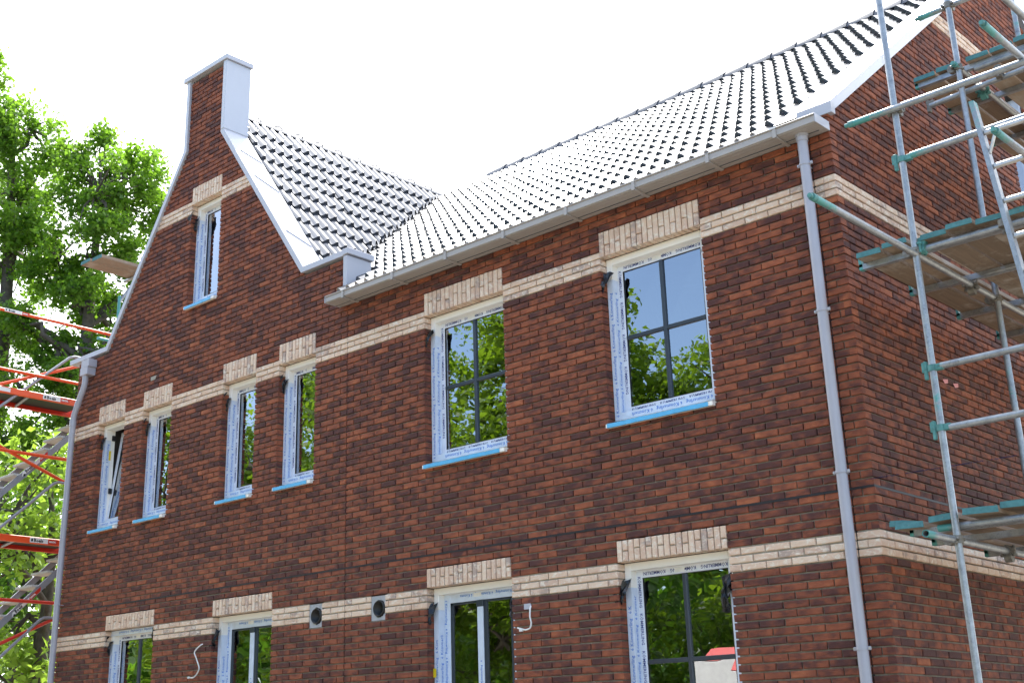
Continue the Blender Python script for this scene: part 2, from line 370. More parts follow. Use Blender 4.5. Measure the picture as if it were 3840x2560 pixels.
for n in range(-85, NBOT + 1):
    zt = top(n); zb = zt - BH; zc = (zt + zb) / 2
    y0 = sidelim(zc); y1 = 7.4 if zc < 3.05 else min(7.4, 9.0 - y0)
    if y0 > 4.5: continue
    off = 0.0 if n % 2 == 0 else 0.5
    es = [y0] + [j * LS + off * LS for j in range(0, 42) if y0 + 0.035 < (j + off) * LS < y1 - 0.03] + [y1]
    for i in range(len(es) - 1):
        l0 = es[i] + (0 if i == 0 else JT * 0.8); l1 = es[i + 1] - JT * 0.8
        if SW[2] <= n <= SW[3]:
            if l0 < SW[1] and l1 > SW[0]:
                if l0 < SW[0] - 0.02: l1 = SW[0]
                elif l1 > SW[1] + 0.02: l0 = SW[1]
                else: continue
        if i == 0 and y0 == 0.0: l0 = 0.0
        side.append(('band' if n in BANDS else 'red', l0, zb, l1 - l0, n, False))
def proj_area(px_, py_, pz_, w, face):
    c = np.array([px_, py_, pz_]); d = c - CAMP; z = d @ CF
    if z < 0.5: return 0
    u = (d @ CR) / z * 4776.5 - 225.9; v = -(d @ CU) / z * 4776.5 - 163.3
    if abs(u) > 1900 or abs(v) > 1260: return 0
    cosf = abs(d[1] if face == 'f' else d[0]) / np.linalg.norm(d)
    return w * cosf / z ** 2
def brick_geo(mb, w, h, d, r, tone, tf=None, rough=1.0, corner=False):
    j = lambda s: r.uniform(-s, s) * rough
    e = 0.0045
    f0 = j(0.0022)
    o = [(j(.0012), e + f0, j(.0016)), (w + j(.0012), e + f0, j(.0016)), (w + j(.0012), e + f0, h + j(.0016)), (j(.0012), e + f0, h + j(.0016))]
    q = e + 0.001
    i_ = [(q + j(.001), f0 + j(.0012), q), (w - q + j(.001), f0 + j(.0012), q), (w - q, f0 + j(.0012), h - q + j(.001)), (q, f0 + j(.0012), h - q + j(.001))]
    b = [(0, d, 0), (w, d, 0), (w, d, h), (0, d, h)]
    V = i_ + o + b
    if tf: V = [tf(p) for p in V]
    F = [(0, 1, 2, 3)] + [(4 + a, 4 + (a + 1) % 4, (a + 1) % 4, a) for a in range(4)] + [(8 + a, 8 + (a + 1) % 4, 4 + (a + 1) % 4, 4 + a) for a in range(4)] + [(11, 10, 9, 8)]
    mb.add(V, F, tone)
br = random.Random(3)
def tone():
    q = br.random()
    return br.uniform(0.0, 0.28) if q < 0.30 else (br.uniform(0.35, 0.75) if q < 0.86 else br.uniform(0.78, 0.99))
allb = [('f', *q, proj_area(q[1] + q[3] / 2, 0, q[2] + .025, q[3], 'f')) for q in front] + [('s', *q, proj_area(0, q[1] + q[3] / 2, q[2] + .025, q[3], 's')) for q in side]
red = sorted([q for q in allb if q[1] == 'red'], key=lambda q: -q[-1]); band = sorted([q for q in allb if q[1] == 'band'], key=lambda q: -q[-1])
pick = set(id(q) for q in red[:298]) | set(id(q) for q in band[:220])
# shared meshes: ten shapes of the full brick for each colour
walls = {}
walls['f'] = pempty('front_wall'); walls['s'] = pempty('gable_end_wall')
cache = {}
def tile_tone(face, n, x):
    t = tone()
    if face == 'f' and x > -0.23 and t < 0.3: t = br.uniform(0.5, 0.95)        # quoins were picked from the redder bricks
    return t
for face in 'fs':
    for colr in ('red', 'band'):
        mb = MB(); lm = MB()
        for q in [q for q in allb if q[0] == face and q[1] == colr]:
            _, _, l0, zb, w, n, jamb, area = q
            t = tile_tone(face, n, l0) if colr == 'red' else br.random()
            if colr == 'red' and jamb and t < 0.32 and br.random() < 0.6: t = br.uniform(0.5, 0.95)
            d = 0.10
            if id(q) in pick:
                key = (colr, round(w, 3), br.randrange(4))
                if key not in cache:
                    bm = MB(); brick_geo(bm, w, BH, d, br, 0.0); cache[key] = bm.mesh('brick', MB_RED if colr == 'red' else MB_CREAM)
                o = link('brick' if colr == 'red' else 'band_brick', cache[key], walls[face])
                if face == 'f': o.location = (l0, 0, zb)
                else: o.location = (0, l0 if l0 > 0 else 0.0, zb); o.rotation_euler = (0, 0, math.pi / 2)
                o['shift'] = t
            else:
                if face == 'f': tf = lambda p: (p[0] + l0, p[1], p[2] + zb)
                else: tf = lambda p: (-p[1], p[0] + l0, p[2] + zb)
                brick_geo(mb, w, BH, d if face == 'f' else 0.06, br, t, tf)
        o = mb.build('brickwork' if colr == 'red' else 'band_brickwork', MB_RED if colr == 'red' else MB_CREAM, walls[face]); o['kind'] = 'stuff'
# corner: a side brick must not sit inside a front brick, so the wall behind is one mortar core
mo = MB(); mo2 = MB()
for n in range(NTOP, NBOT + 1):
    zt = top(n); zc = zt - BH / 2
    if zt > 6.94: continue
    m_ = mo2 if (n in BANDS) else mo
    z1 = zt + (0.0125 if n != 40 else 0.0); z0 = zt - BH - 0.0002
    for (a, b) in spans(n, zc):
        m_.box(a + 0.016, b - 0.016, 0.0195 if n < 34 else 0.0155, 0.11, z0, z1)
for q in (part('mortar', mo, M_MORT, walls['f']), part('mortar', mo2, M_MORTL, walls['f'])): q.location = (0, 0, 0); q['kind'] = 'stuff'
ej = MB(); ej.box(XL, .0015, -.0015, .03, -.003, .0150); ej.box(-.03, .0015, .031, 7.3, -.003, .0150)
o = part('open_joint', ej, M_GASK, walls['f']); o.location = (0, 0, 0)
ej = MB()
for (xj, z1_) in ((bx(26), 2.86), (-MJ, 2.84)):
    ej.box(xj - .0035, xj + .0035, .0115, .03, GZ, z1_)
    for n in range(-5, NBOT, 2): ej.box(xj - .008, xj + .008, .009, .03, top(n) - .001, top(n) + .011)
o = part('movement_joint', ej, M_GASK, walls['f']); o.location = (0, 0, 0); o['kind'] = 'stuff'
mo = MB()
for n in range(-85, NBOT + 1):
    zt = top(n); y0 = sidelim(zt - BH / 2)
    if y0 > 4.45: continue
    y1 = 7.4 if y0 == 0 else min(7.4, 9.0 - y0)
    z1 = zt + (0.0125 if n != 40 else 0.0)
    segs = [(y0 + 0.020, y1)] if not (SW[2] <= n <= SW[3]) else [(y0 + 0.020, SW[0] - 0.01), (SW[1] + 0.01, y1)]
    for (a, b) in segs:
        if b > a: mo.box(-0.07, -0.0195, a, b, zt - BH - 0.0002, z1)
o = part('mortar', mo, M_MORT, walls['s']); o.location = (0, 0, 0); o['kind'] = 'stuff'
# wall core (inner leaf) with the openings left free
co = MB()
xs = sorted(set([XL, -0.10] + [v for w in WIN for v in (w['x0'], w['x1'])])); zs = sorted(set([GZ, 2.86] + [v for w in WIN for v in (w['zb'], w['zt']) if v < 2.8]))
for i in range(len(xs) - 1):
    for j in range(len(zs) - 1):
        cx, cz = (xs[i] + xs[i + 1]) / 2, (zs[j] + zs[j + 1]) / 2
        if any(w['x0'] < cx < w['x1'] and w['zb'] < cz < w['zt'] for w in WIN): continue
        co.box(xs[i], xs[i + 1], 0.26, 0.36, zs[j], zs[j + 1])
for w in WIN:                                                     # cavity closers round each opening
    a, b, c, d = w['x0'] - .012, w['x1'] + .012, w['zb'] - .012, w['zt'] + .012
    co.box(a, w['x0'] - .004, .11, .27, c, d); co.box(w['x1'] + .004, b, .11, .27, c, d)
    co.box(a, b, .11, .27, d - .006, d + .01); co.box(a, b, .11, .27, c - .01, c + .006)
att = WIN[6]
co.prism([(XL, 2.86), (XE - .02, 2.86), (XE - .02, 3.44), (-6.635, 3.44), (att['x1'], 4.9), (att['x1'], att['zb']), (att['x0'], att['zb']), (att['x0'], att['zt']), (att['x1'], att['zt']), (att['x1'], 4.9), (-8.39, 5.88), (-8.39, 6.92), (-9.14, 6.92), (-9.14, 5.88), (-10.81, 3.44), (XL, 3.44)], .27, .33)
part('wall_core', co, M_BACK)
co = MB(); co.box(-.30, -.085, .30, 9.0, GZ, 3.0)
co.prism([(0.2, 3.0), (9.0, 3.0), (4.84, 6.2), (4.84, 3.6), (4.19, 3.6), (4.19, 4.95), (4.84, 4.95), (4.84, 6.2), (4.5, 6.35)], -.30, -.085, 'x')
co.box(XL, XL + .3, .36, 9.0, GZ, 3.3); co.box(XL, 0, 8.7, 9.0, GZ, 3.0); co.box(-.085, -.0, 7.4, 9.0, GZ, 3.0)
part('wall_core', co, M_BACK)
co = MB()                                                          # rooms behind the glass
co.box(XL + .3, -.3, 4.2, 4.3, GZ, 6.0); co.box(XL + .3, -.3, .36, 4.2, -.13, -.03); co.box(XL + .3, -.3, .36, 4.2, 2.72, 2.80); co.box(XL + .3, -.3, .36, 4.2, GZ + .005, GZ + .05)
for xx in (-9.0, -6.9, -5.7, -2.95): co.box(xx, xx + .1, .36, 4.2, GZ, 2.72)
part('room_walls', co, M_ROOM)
# left flank and quoin bricks of the front wall's left end are covered by the wall thickness
lf = MB()
for n in range(-14, NBOT + 1):
    zt = top(n)
    if zt > 3.45: continue
    for k in range(3): brick_geo(lf, .205, BH, .03, br, tone(), lambda p: (XL + p[1], .32 + .215 * k - p[0] + .1, zt - BH + p[2]))
o = part('brickwork', lf, MB_RED); o['kind'] = 'stuff'

# ------------------------------------------------------------------ lintels (soldier courses)
for w in WIN:
    lt = pempty('lintel'); x0, x1 = w['x0'], w['x1']; cnt = round((x1 - x0) / 0.0598); p = (x1 - x0) / cnt
    zt, zb = top(w['l0']) , top(w['l1']) - BH; hh = zt - zb; mm = MB(); mm.box(x0 + .006, x1 - .006, .014 if w['r0'] > 40 else .035, .2, zb + .006, zt - .004)
    part('mortar', mm, M_MORTL if w['r0'] > 40 else M_MORT, lt).location = (0, 0, 0)
    for i in range(cnt):
        full = (i % 2 == 0); xx = x0 + i * p + .005; bw = p - .0100; fr = br.uniform(.42, .58)
        segs = [(zb, hh)] if full else [(zb, hh * fr - .005), (zb + hh * fr + .005, hh * (1 - fr) - .005)]
        for (z0, h) in segs:
            bm = MB(); brick_geo(bm, bw, h, 0.095, br, 0.0)
            o = link('lintel_brick', bm.mesh('lintel_brick', MB_CREAM), lt, (xx, -0.004, z0)); o['shift'] = br.random()

# ------------------------------------------------------------------ windows
def textmesh(body, size, mat, name='lettering', bold=0.0):
    c = bpy.data.curves.new(name, 'FONT'); c.body = body; c.size = size; c.resolution_u = 1; c.offset = bold
    c.materials.append(mat); c.extrude = 0.0003; return c
def textobj(c):
    t_ = bpy.data.objects.new('lettering', c); me = bpy.data.meshes.new_from_object(t_); bpy.data.objects.remove(t_)
    o = bpy.data.objects.new('lettering', me); COL.objects.link(o); o['kind'] = 'stuff'; return o
LOGO = '6 Kömmerling   '
def put_text(parent, body, size, mat, org, right, upv, bold=0.0):
    o = textobj(textmesh(body, size, mat, bold=bold * .35)); o.parent = parent
    r_ = Vector(right).normalized(); u_ = Vector(upv).normalized(); n_ = r_.cross(u_)
    o.matrix_local = Matrix(((r_.x, u_.x, n_.x, org[0]), (r_.y, u_.y, n_.y, org[1]), (r_.z, u_.z, n_.z, org[2]), (0, 0, 0, 1)))
    return o
def foil(parent, x, y, z, s, seed, mat=None):                     # crumpled flap of torn plastic foil
    s *= 1.35
    r = random.Random(seed); n = 7; V = []
    for i in range(n):
        for j in range(n):
            u_, v_ = i / (n - 1), j / (n - 1)
            wd = (1 - .75 * v_) * s * .8
            V.append((x + (u_ - .5) * wd + r.uniform(-.1, .1) * s - v_ * s * .35, y - .02 - .10 * math.sin(v_ * 3) * s * 2 + r.uniform(-.12, .12) * s, z + s * .3 - v_ * s * 1.5 + r.uniform(-.08, .08) * s))
    F = [(i * n + j, (i + 1) * n + j, (i + 1) * n + j + 1, i * n + j + 1) for i in range(n - 1) for j in range(n - 1)]
    m_ = MB(); m_.add(V, F); return m_.build('plastic_flap', mat or M_BLACK, parent)
YF, YS = 0.095, 0.172                                            # front of the frame, front of the sash
sd = 50
for wi, w in enumerate(WIN):
    t = w['t']; x0, x1, zt, zb = w['x0'] + .002, w['x1'] - .002, w['zt'] - .004, w['zb'] + .002
    wn = pempty('window' if t != 'door' else 'glazed_door'); sd += 3
    sill = t in ('tilt', 'one', 'attic', 'cross')
    zf = zb + (.055 if sill else .0)                              # underside of frame above the sill profile
    fw = .062
    fr = MB()
    for (a, b, c, d) in ((x0, x0 + fw, zf, zt), (x1 - fw, x1, zf, zt), (x0 + fw, x1 - fw, zt - fw, zt), (x0 + fw, x1 - fw, zf, zf + fw)):
        fr.bbox(a, b, YF, YS + .06, c, d, .003)
    fr.build('frame', M_PVC, wn)
    # protective film on the left jamb, right jamb and bottom of the frame
    zl = zt - (.20 if t != 'low' else .16)
    fm = MB()
    fm.box(x0 - .000, x0 + fw + .0015, YF - .0025, YF - .0004, zf, zl); fm.box(x0 + fw + .0004, x0 + fw + .002, YF - .001, YS - .001, zf + fw, zl)
    fm.box(x1 - fw - .001, x1, YF - .0025, YF - .0004, zf, zl - .05)
    if sill: fm.box(x0 + fw, x1 - fw, YF - .0025, YF - .0004, zf, zf + fw + .001); fm.box(x0 + fw, x1 - fw, YF - .001, YS - .001, zf + fw + .0004, zf + fw + .002)
    if t == 'low': fm.box(x0, x1, YF - .0025, YF - .0004, zt - fw, zt - .001)
    fm.build('protective_film', M_FILM, wn)['kind'] = 'stuff'
    hgt = zl - zf - .03
    rep = int(hgt / .205) + 1
    body = (LOGO * rep)
    def fit(body, length, size): return body[:max(4, int(length / (size * .49)))]
    put_text(wn, fit(LOGO * 30, hgt, .045), .045, M_INK, (x0 + .048, YF - .0032, zf + .03), (0, 0, 1), (-1, 0, 0), .0012)
    put_text(wn, fit('ömmerling ' + LOGO * 30, hgt, .045), .045, M_INK, (x0 + fw + .0026, YF + .05, zf + .07), (0, 0, 1), (0, -1, 0), .0012)
    if sill or t == 'low':
        zz = zf + .046 if sill else zt - .014
        put_text(wn, fit(LOGO * 12, x1 - x0 - .16, .046), .046, M_INK, (x1 - .07, YF - .0032, zz), (-1, 0, 0), (0, 0, -1), .001)
    # sash
    s0, s1, st, sb = x0 + fw - .004, x1 - fw + .004, zt - fw + .004, zf + fw - .004
    sw = .064 if t != 'door' else .085
    sm = M_FILMW if t != 'door' else M_FILM
    sp = empty('sash', (0, 0, 0), wn)
    sa = MB()
    for (a, b, c, d) in ((s0, s0 + sw, sb, st), (s1 - sw, s1, sb, st), (s0 + sw, s1 - sw, st - sw, st), (s0 + sw, s1 - sw, sb, sb + sw)):
        sa.bbox(a, b, YS, YS + .05, c, d, .004)
    so_ = sa.build('sash', sm, wn); bpy.data.objects.remove(sp)
    gk = MB(); e = .004
    for (a, b, c, d) in ((s0 + sw, s0 + sw + e, sb + sw, st - sw), (s1 - sw - e, s1 - sw, sb + sw, st - sw), (s0 + sw + e, s1 - sw - e, st - sw - e, st - sw), (s0 + sw + e, s1 - sw - e, sb + sw, sb + sw + e)):
        gk.box(a, b, YS + .002, YS + .014, c, d)
    for (a, b, c, d) in ((s0 - .0045, s0, sb, st), (s0, s1, st, st + .0045)): gk.box(a, b, YS - .001, YS + .03, c, d)
    gko = gk.build('gasket', M_GASK, wn)
    gl = MB(); gy = YS + .012
    gl.add([(s0 + sw, gy, sb + sw), (s1 - sw, gy, sb + sw), (s1 - sw, gy, st - sw), (s0 + sw, gy, st - sw)], [(0, 1, 2, 3)])
    glo = []
    mid = (s0 + s1) / 2; moving = [so_, gko]
    nb = M_INKD if t != 'door' else M_INK
    word = 'KÖMMERLING    ' if t != 'door' else LOGO
    tx = []
    tx.append(put_text(wn, fit(word * 20, st - sb - .1, .040 * (1.2 if t != 'door' else 1.3)), .040, nb, (s0 + .018, YS - .001, st - .05), (0, 0, -1), (1, 0, 0), .0013))
    tx.append(put_text(wn, fit(word * 20, st - sb - .1, .040 * (1.2 if t != 'door' else 1.3)), .040, nb, (s1 - .045, YS - .001, st - .05), (0, 0, -1), (1, 0, 0), .0013))
    tx.append(put_text(wn, fit(word * 8, s1 - s0 - .12, .046), .040, nb, (s1 - .06, YS - .001, st - .018), (-1, 0, 0), (0, 0, -1), .0013))
    if sill: tx.append(put_text(wn, fit(word * 8, s1 - s0 - .12, .046), .040, nb, (s0 + .07, YS - .001, sb + .02), (1, 0, 0), (0, 0, 1), .0013))
    moving += tx
    lb = MB(); lx = (s0 + s1) / 2 - (.09 if s1 - s0 > .8 else .03); lb.box(lx, lx + .10, YS - .0022, YS - .0006, st - .052, st - .014); moving.append(lb.build('paper_label', M_WHITE, wn))
    # bars and panes
    if t in ('cross', 'lowcross', 'low'):
        zm = (st + sb) / 2 if t == 'cross' else -1.105
        mu = MB(); mu.bbox(mid - .018, mid + .018, YS - .008, YS + .03, sb + sw, st - sw, .004); mu.build('muntin', M_ANTH, wn)
        if t != 'low':
            mu = MB(); mu.bbox(s0 + sw, mid - .018, YS - .006, YS + .03, zm - .018, zm + .018, .004); mu.bbox(mid + .018, s1 - sw, YS - .006, YS + .03, zm - .018, zm + .018, .004); mu.build('muntin', M_ANTH, wn)
            cells = [(s0 + sw, mid, sb + sw, zm), (mid, s1 - sw, sb + sw, zm), (s0 + sw, mid, zm, st - sw), (mid, s1 - sw, zm, st - sw)]
        else: cells = [(s0 + sw, mid, sb + sw, st - sw), (mid, s1 - sw, sb + sw, st - sw)]
    elif t == 'door':
        mu = MB(); mu.bbox(mid - .04, mid + .035, YS - .012, YS + .05, sb + sw, st - sw - .05, .004); mu.build('mullion', M_FILM, wn)
        mu = MB(); mu.bbox(mid - .045, mid + .04, YS - .018, YS + .04, st - sw - .06, st - sw, .004); mu.box(mid + .035, mid + .075, YS - .002, YS + .04, sb + sw, st - sw)
        for q in (s0 + sw, s1 - sw - .03): mu.box(q, q + .03, YS + .002, YS + .04, sb + sw, st - sw)
        mu.box(s0 + sw, s1 - sw, YS + .002, YS + .04, st - sw - .02, st - sw); mu.build('rebate', M_ANTH, wn)
        put_text(wn, fit(LOGO * 20, st - sb - .2, .036), .032, M_INK, (mid + .012, YS - .0135, sb + sw + .05), (0, 0, 1), (-1, 0, 0), .0012)
        cells = [(s0 + sw, mid - .04, sb + sw, st - sw), (mid + .035, s1 - sw, sb + sw, st - sw)]
    else: cells = [(s0 + sw, s1 - sw, sb + sw, st - sw)]
    for (a, b, c, d) in cells:
        q = MB(); tl = rnd.uniform(-.002, .002); q.add([(a, gy + tl, c), (b, gy - tl, c), (b, gy + tl, d), (a, gy - tl, d)], [(0, 1, 2, 3)]); moving.append(q.build('pane', M_GLASS, wn))
    if t == 'tilt':                                               # sash tilted inwards about its bottom edge
        T0 = Matrix.Translation((0, YS + .03, sb)) @ Matrix.Rotation(R(-7.0), 4, 'X') @ Matrix.Translation((0, -YS - .03, -sb))
        for o in moving: o.matrix_local = T0 @ o.matrix_local
        hw = MB()
        for z in (zt - .2, (zt + zb) / 2 - .2): hw.box(x0 + fw + .001, x0 + fw + .03, YS + .01, YS + .05, z, z + .07)
        hw.build('hinge', M_GASK, wn)
        yl = MB(); yl.box(x0 + fw + .0005, x0 + fw + .003, YS - .02, YS + .01, zt - .47, zt - .34); yl.build('yellow_sticker', M_YEL, wn)
    # sill
    if sill:
        s = MB(); y_ = -.045
        s.add([(x0 - .004, y_, zb - .028), (x1 + .004, y_, zb - .028), (x1 + .004, y_, zb + .006), (x0 - .004, y_, zb + .006), (x0 - .004, YS, zb + .03), (x1 + .004, YS, zb + .03), (x0 - .004, -.002, zb - .028), (x1 + .004, -.002, zb - .028), (x0 - .004, -.002, zb - .004), (x1 + .004, -.002, zb - .004), (x0 - .004, YS, zb - .004), (x1 + .004, YS, zb - .004)],
              [(0, 1, 2, 3), (3, 2, 5, 4), (0, 6, 7, 1), (6, 8, 9, 7), (8, 10, 11, 9), (0, 3, 8, 6), (3, 4, 10, 8), (1, 7, 9, 2), (2, 9, 11, 5)])
        s.build('sill', M_PVC, wn)
        s = MB(); x2 = x1 - .035 - rnd.uniform(0, .03); n = 12; V = []
        for i in range(n + 1):
            xx = x0 + .012 + (x2 - x0 - .012) * i / n; jj = rnd.uniform(-.002, .002)
            V += [(xx, y_ + .004, zb - .031), (xx, y_ - .003 - abs(jj), zb - .029 + jj), (xx, y_ - .003 - abs(jj), zb + .007 + jj), (xx, y_ + .05, zb + .0160)]
        F = [(4 * i + k, 4 * i + 4 + k, 4 * i + 5 + k, 4 * i + 1 + k) for i in range(n) for k in range(3)]
        s.add(V, F); s.build('blue_tape', M_TAPE, wn)
    if t == 'attic': foil(wn, x0 - .01, YF - .05, zl + .08, .10, sd); foil(wn, x0 + .06, YF - .01, zl - .01, .09, sd + 1)
    elif t in ('cross', 'lowcross', 'door'): foil(wn, x0 + .02, YF - .02, zl + .005, .13, sd); foil(wn, x0 - .01, YF - .04, zl - .06, .08, sd + 1)
    else: foil(wn, x0 + .0, YF - .03, zl + .07, .07, sd); foil(wn, x0 + .05, YF, zl + .0, .08, sd + 1)
    if t == 'lowcross': foil(wn, x1 - .06, YF + .03, zl - .04, .14, sd + 2)
    if t == 'door' and wi == 9:
        foil(wn, x1 - .04, YF + .02, zl + .0, .09, sd + 2); y = MB(); y.box(x0 + .0, x0 + .035, YF - .02, YF - .016, -1.12, -1.04); y.build('yellow_tape', M_YEL, wn)
    if t == 'low': foil(wn, x1 - .04, YF - .01, zt - .03, .09, sd + 2)
    if t in ('cross',) and wi == 5: foil(wn, x1 - .05, YS, zt - .12, .06, sd + 2)
    if t in ('one', 'cross'): pass
# side window in the gable end wall
wn = pempty('window'); fr = MB()
z0, z1 = top(SW[3] + 1), top(SW[2] - 1) - BH
for (a, b, c, d) in ((SW[0], SW[0] + .06, z0, z1), (SW[1] - .06, SW[1], z0, z1), (SW[0] + .06, SW[1] - .06, z1 - .06, z1), (SW[0] + .06, SW[1] - .06, z0, z0 + .06)): fr.box(-.2, -.07, a, b, c, d)
fr.build('frame', M_FILM, wn)
q = MB(); q.add([(-.14, SW[0], z0), (-.14, SW[1], z0), (-.14, SW[1], z1), (-.14, SW[0], z1)], [(0, 1, 2, 3)]); q.build('pane', M_GLASS, wn)
put_text(wn, 'KÖMMERLING  KÖMMERLING  KÖMMERLING', .034, M_INKD, (-.069, SW[0] + .016, z1 - .05), (0, 0, -1), (0, 1, 0), .001)

# ------------------------------------------------------------------ parapet copings
def coping(path, y0, y1, th, mat, flat=0.0):
    """path = inner (brick) edge of the coping; the profile stands th outwards of it"""
    P_ = [Vector((p[0], 0, p[1])) for p in path]; O = []
    for i, p in enumerate(P_):
        ds = []
        if i > 0: ds.append((P_[i] - P_[i - 1]).normalized())
        if i < len(P_) - 1: ds.append((P_[i + 1] - P_[i]).normalized())
        ns = [Vector((-d.z, 0, d.x)) for d in ds]
        n = sum(ns, Vector()).normalized(); k = 1 / max(.3, n.dot(ns[0])); O.append(p + n * th * k)
    res = []
    for i in range(len(P_) - 1):
        m_ = MB(); a, b, c, d = P_[i], P_[i + 1], O[i + 1], O[i]; e = .006
        V = [(v.x, y, v.z) for y in (y0, y1) for v in (a, b, c, d)]
        m_.add(V, [(0, 1, 2, 3), (7, 6, 5, 4), (0, 4, 5, 1), (1, 5, 6, 2), (2, 6, 7, 3), (3, 7, 4, 0)])
        res.append(part('coping', m_, mat))
    return res
coping([(-11.80, 3.455), (-10.82, 3.455), (-9.15, 5.885), (-9.15, 6.945)], -.028, .36, .065, M_TRIM)
coping([(-8.375, 6.945), (-8.375, 5.895), (-6.635, 3.455), (-5.86, 3.455)], -.028, .36, .065, M_TRIM)
c = MB(); c.bbox(-9.275, -8.275, -.055, .385, 6.945, 7.015, .004); part('chimney_cap', c, M_TRIM)
c = MB(); c.bbox(-8.372, -8.304, -.034, .366, 5.93, 6.944, .003); part('side_cladding', c, M_TRIMW)
c = MB(); c.bbox(-5.895, -5.83, -.024, .34, 2.945, 3.450, .003); part('side_cladding', c, M_TRIM)
c = MB(); c.bbox(-5.89, -5.80, -.04, .36, 3.46, 3.53, .003); part('coping', c, M_TRIM)
c = MB()                                                            # solder lips across the sloping coping
for (xa, ya, xb, yb) in ((-8.05, .05, -7.95, .35), (-7.71, .05, -7.57, .35), (-7.03, .05, -6.91, .35)):
    za = 3.455 + (-6.635 - xa) * 1.4023 + .118; zb_ = 3.455 + (-6.635 - xb) * 1.4023 + .118
    c.tube((xa, ya, za), (xb, yb, zb_), .006, 6)
part('coping_seam', c, M_TRIM)
# parapet body behind the brick, left of chimney and up to the shoulder
# ------------------------------------------------------------------ roof
SLO = .755; CA = 1 / math.hypot(1, SLO); SA = SLO * CA
RY, RZ = 4.5, 3.04 + .755 * 4.5
GS = 1.43; GCA = 1 / math.hypot(1, GS); GSA = GS * GCA; GX = -8.78; GRZ = 5.87 + GS * (-8.345 - GX)
def zmain(y): return 3.04 + SLO * y
def zgab(x): return 5.87 + GS * (-8.345 - x)
def xval(z): return -8.345 - (z - 5.87) / GS
def yval(z): return (z - 3.04) / SLO
roof = pempty('roof'); groof = pempty('roof')
m_ = MB(); yv = yval(3.0)
def slab(pts, nrm, th, name, mat, par):
    m_ = MB(); n = Vector(nrm).normalized() * -th; V = [Vector(p) for p in pts] + [Vector(p) + n for p in pts]; k = len(pts)
    m_.add(V, [tuple(range(k)), tuple(range(2 * k - 1, k - 1, -1))] + [(i, k + i, k + (i + 1) % k, (i + 1) % k) for i in range(k)])
    return m_.build(name, mat, par)
zj = zmain(RY)
slab([(-5.95, -.12, zmain(-.12) - .03), (-.05, -.12, zmain(-.12) - .03), (-.05, RY, zj - .03), (GX, RY, zj - .03), (xval(3.25), yval(3.25), 3.22), (-5.95, yval(3.25), 3.22)], (0, -SLO, 1), .08, 'underlay', M_LEAD, roof)
slab([(-.05, RY, zj - .03), (-.05, 9.1, 2.9), (XL, 9.1, 2.9), (XL, RY, zj - .03)], (0, SLO, 1), .08, 'underlay', M_LEAD, roof)
slab([(GX, .33, GRZ - .03), (-7.0, .33, zgab(-7.0) - .03), (xval(3.30), .36, 3.27), (xval(3.30), yval(3.30), 3.27), (GX, RY, GRZ - .03)], (GS, 0, 1), .08, 'underlay', M_LEAD, groof)
slab([(GX, .33, GRZ - .03), (GX, 6, GRZ - .03), (-11.4, 6, GRZ - .03 - GS * 2.62), (-11.4, .33, GRZ - .03 - GS * 2.62)], (-GS, 0, 1), .08, 'underlay', M_LEAD, groof)
NS = 7; PT = .148
def prof(t): 
    q = (t / PT + .18) % 1.0
    q = q ** .85; return (0.5 - 0.5 * math.cos(2 * math.pi * q)) ** 1.7
def tile_local(w, ln, exp_):
    n = 2 * NS; V = []; F = []
    for i in range(n + 1):
        tt = w * i / n; h = prof(tt); V.append((tt, 0.0, .025 + .066 * h)); V.append((tt, ln, .004 + .026 * h))
    F += [(2 * i, 2 * i + 2, 2 * i + 3, 2 * i + 1) for i in range(n)]
    b = len(V)
    for i in range(n + 1):
        tt = w * i / n; h = prof(tt); V.append((tt, 0.0, .025 + .066 * h)); V.append((tt, 0.008, .0 + .006 * h))
    G = [(b + 2 * i + 1, b + 2 * i + 3, b + 2 * i + 2, b + 2 * i) for i in range(n)]
    b2 = len(V); V += [(0, 0, .016 + .05 * prof(0)), (0, ln, .004 + .026 * prof(0)), (0, ln, -.01), (0, 0, -.005)]
    G += [(b2, b2 + 1, b2 + 2, b2 + 3)]
    return V, F, G
tl_ = tile_local(2 * PT, .405, .345)
_za, _zb = 3.3, 6.3
VP0 = Vector((xval(_za), yval(_za), 0)); VD = (Vector((xval(_zb), yval(_zb), 0)) - VP0).normalized(); VN = Vector((VD.y, -VD.x, 0))   # VN points to the main roof
import bmesh
def clip(m_, sign, x5=False):
    me = m_.mesh('roof_tile', M_TILE); bm = bmesh.new(); bm.from_mesh(me)
    if x5: bmesh.ops.bisect_plane(bm, geom=bm.verts[:] + bm.edges[:] + bm.faces[:], plane_co=(-5.83, 0, 0), plane_no=(1, 0, 0), clear_inner=True)
    else: bmesh.ops.bisect_plane(bm, geom=bm.verts[:] + bm.edges[:] + bm.faces[:], plane_co=VP0 + VN * .028 * sign, plane_no=VN * sign, clear_inner=True)
    bm.to_mesh(me); bm.free(); return me
def mk_tile(tfm, clamp=None):
    m_ = MB(); V = [tuple(tfm(Vector(v))) for v in tl_[0]]
    m_.add(V, tl_[1], 0, True); n = len(m_.v) - len(V)
    m_.f += [tuple(i + n for i in f) for f in tl_[2]]; m_.sm += [False] * len(tl_[2]); return m_
tiles = []
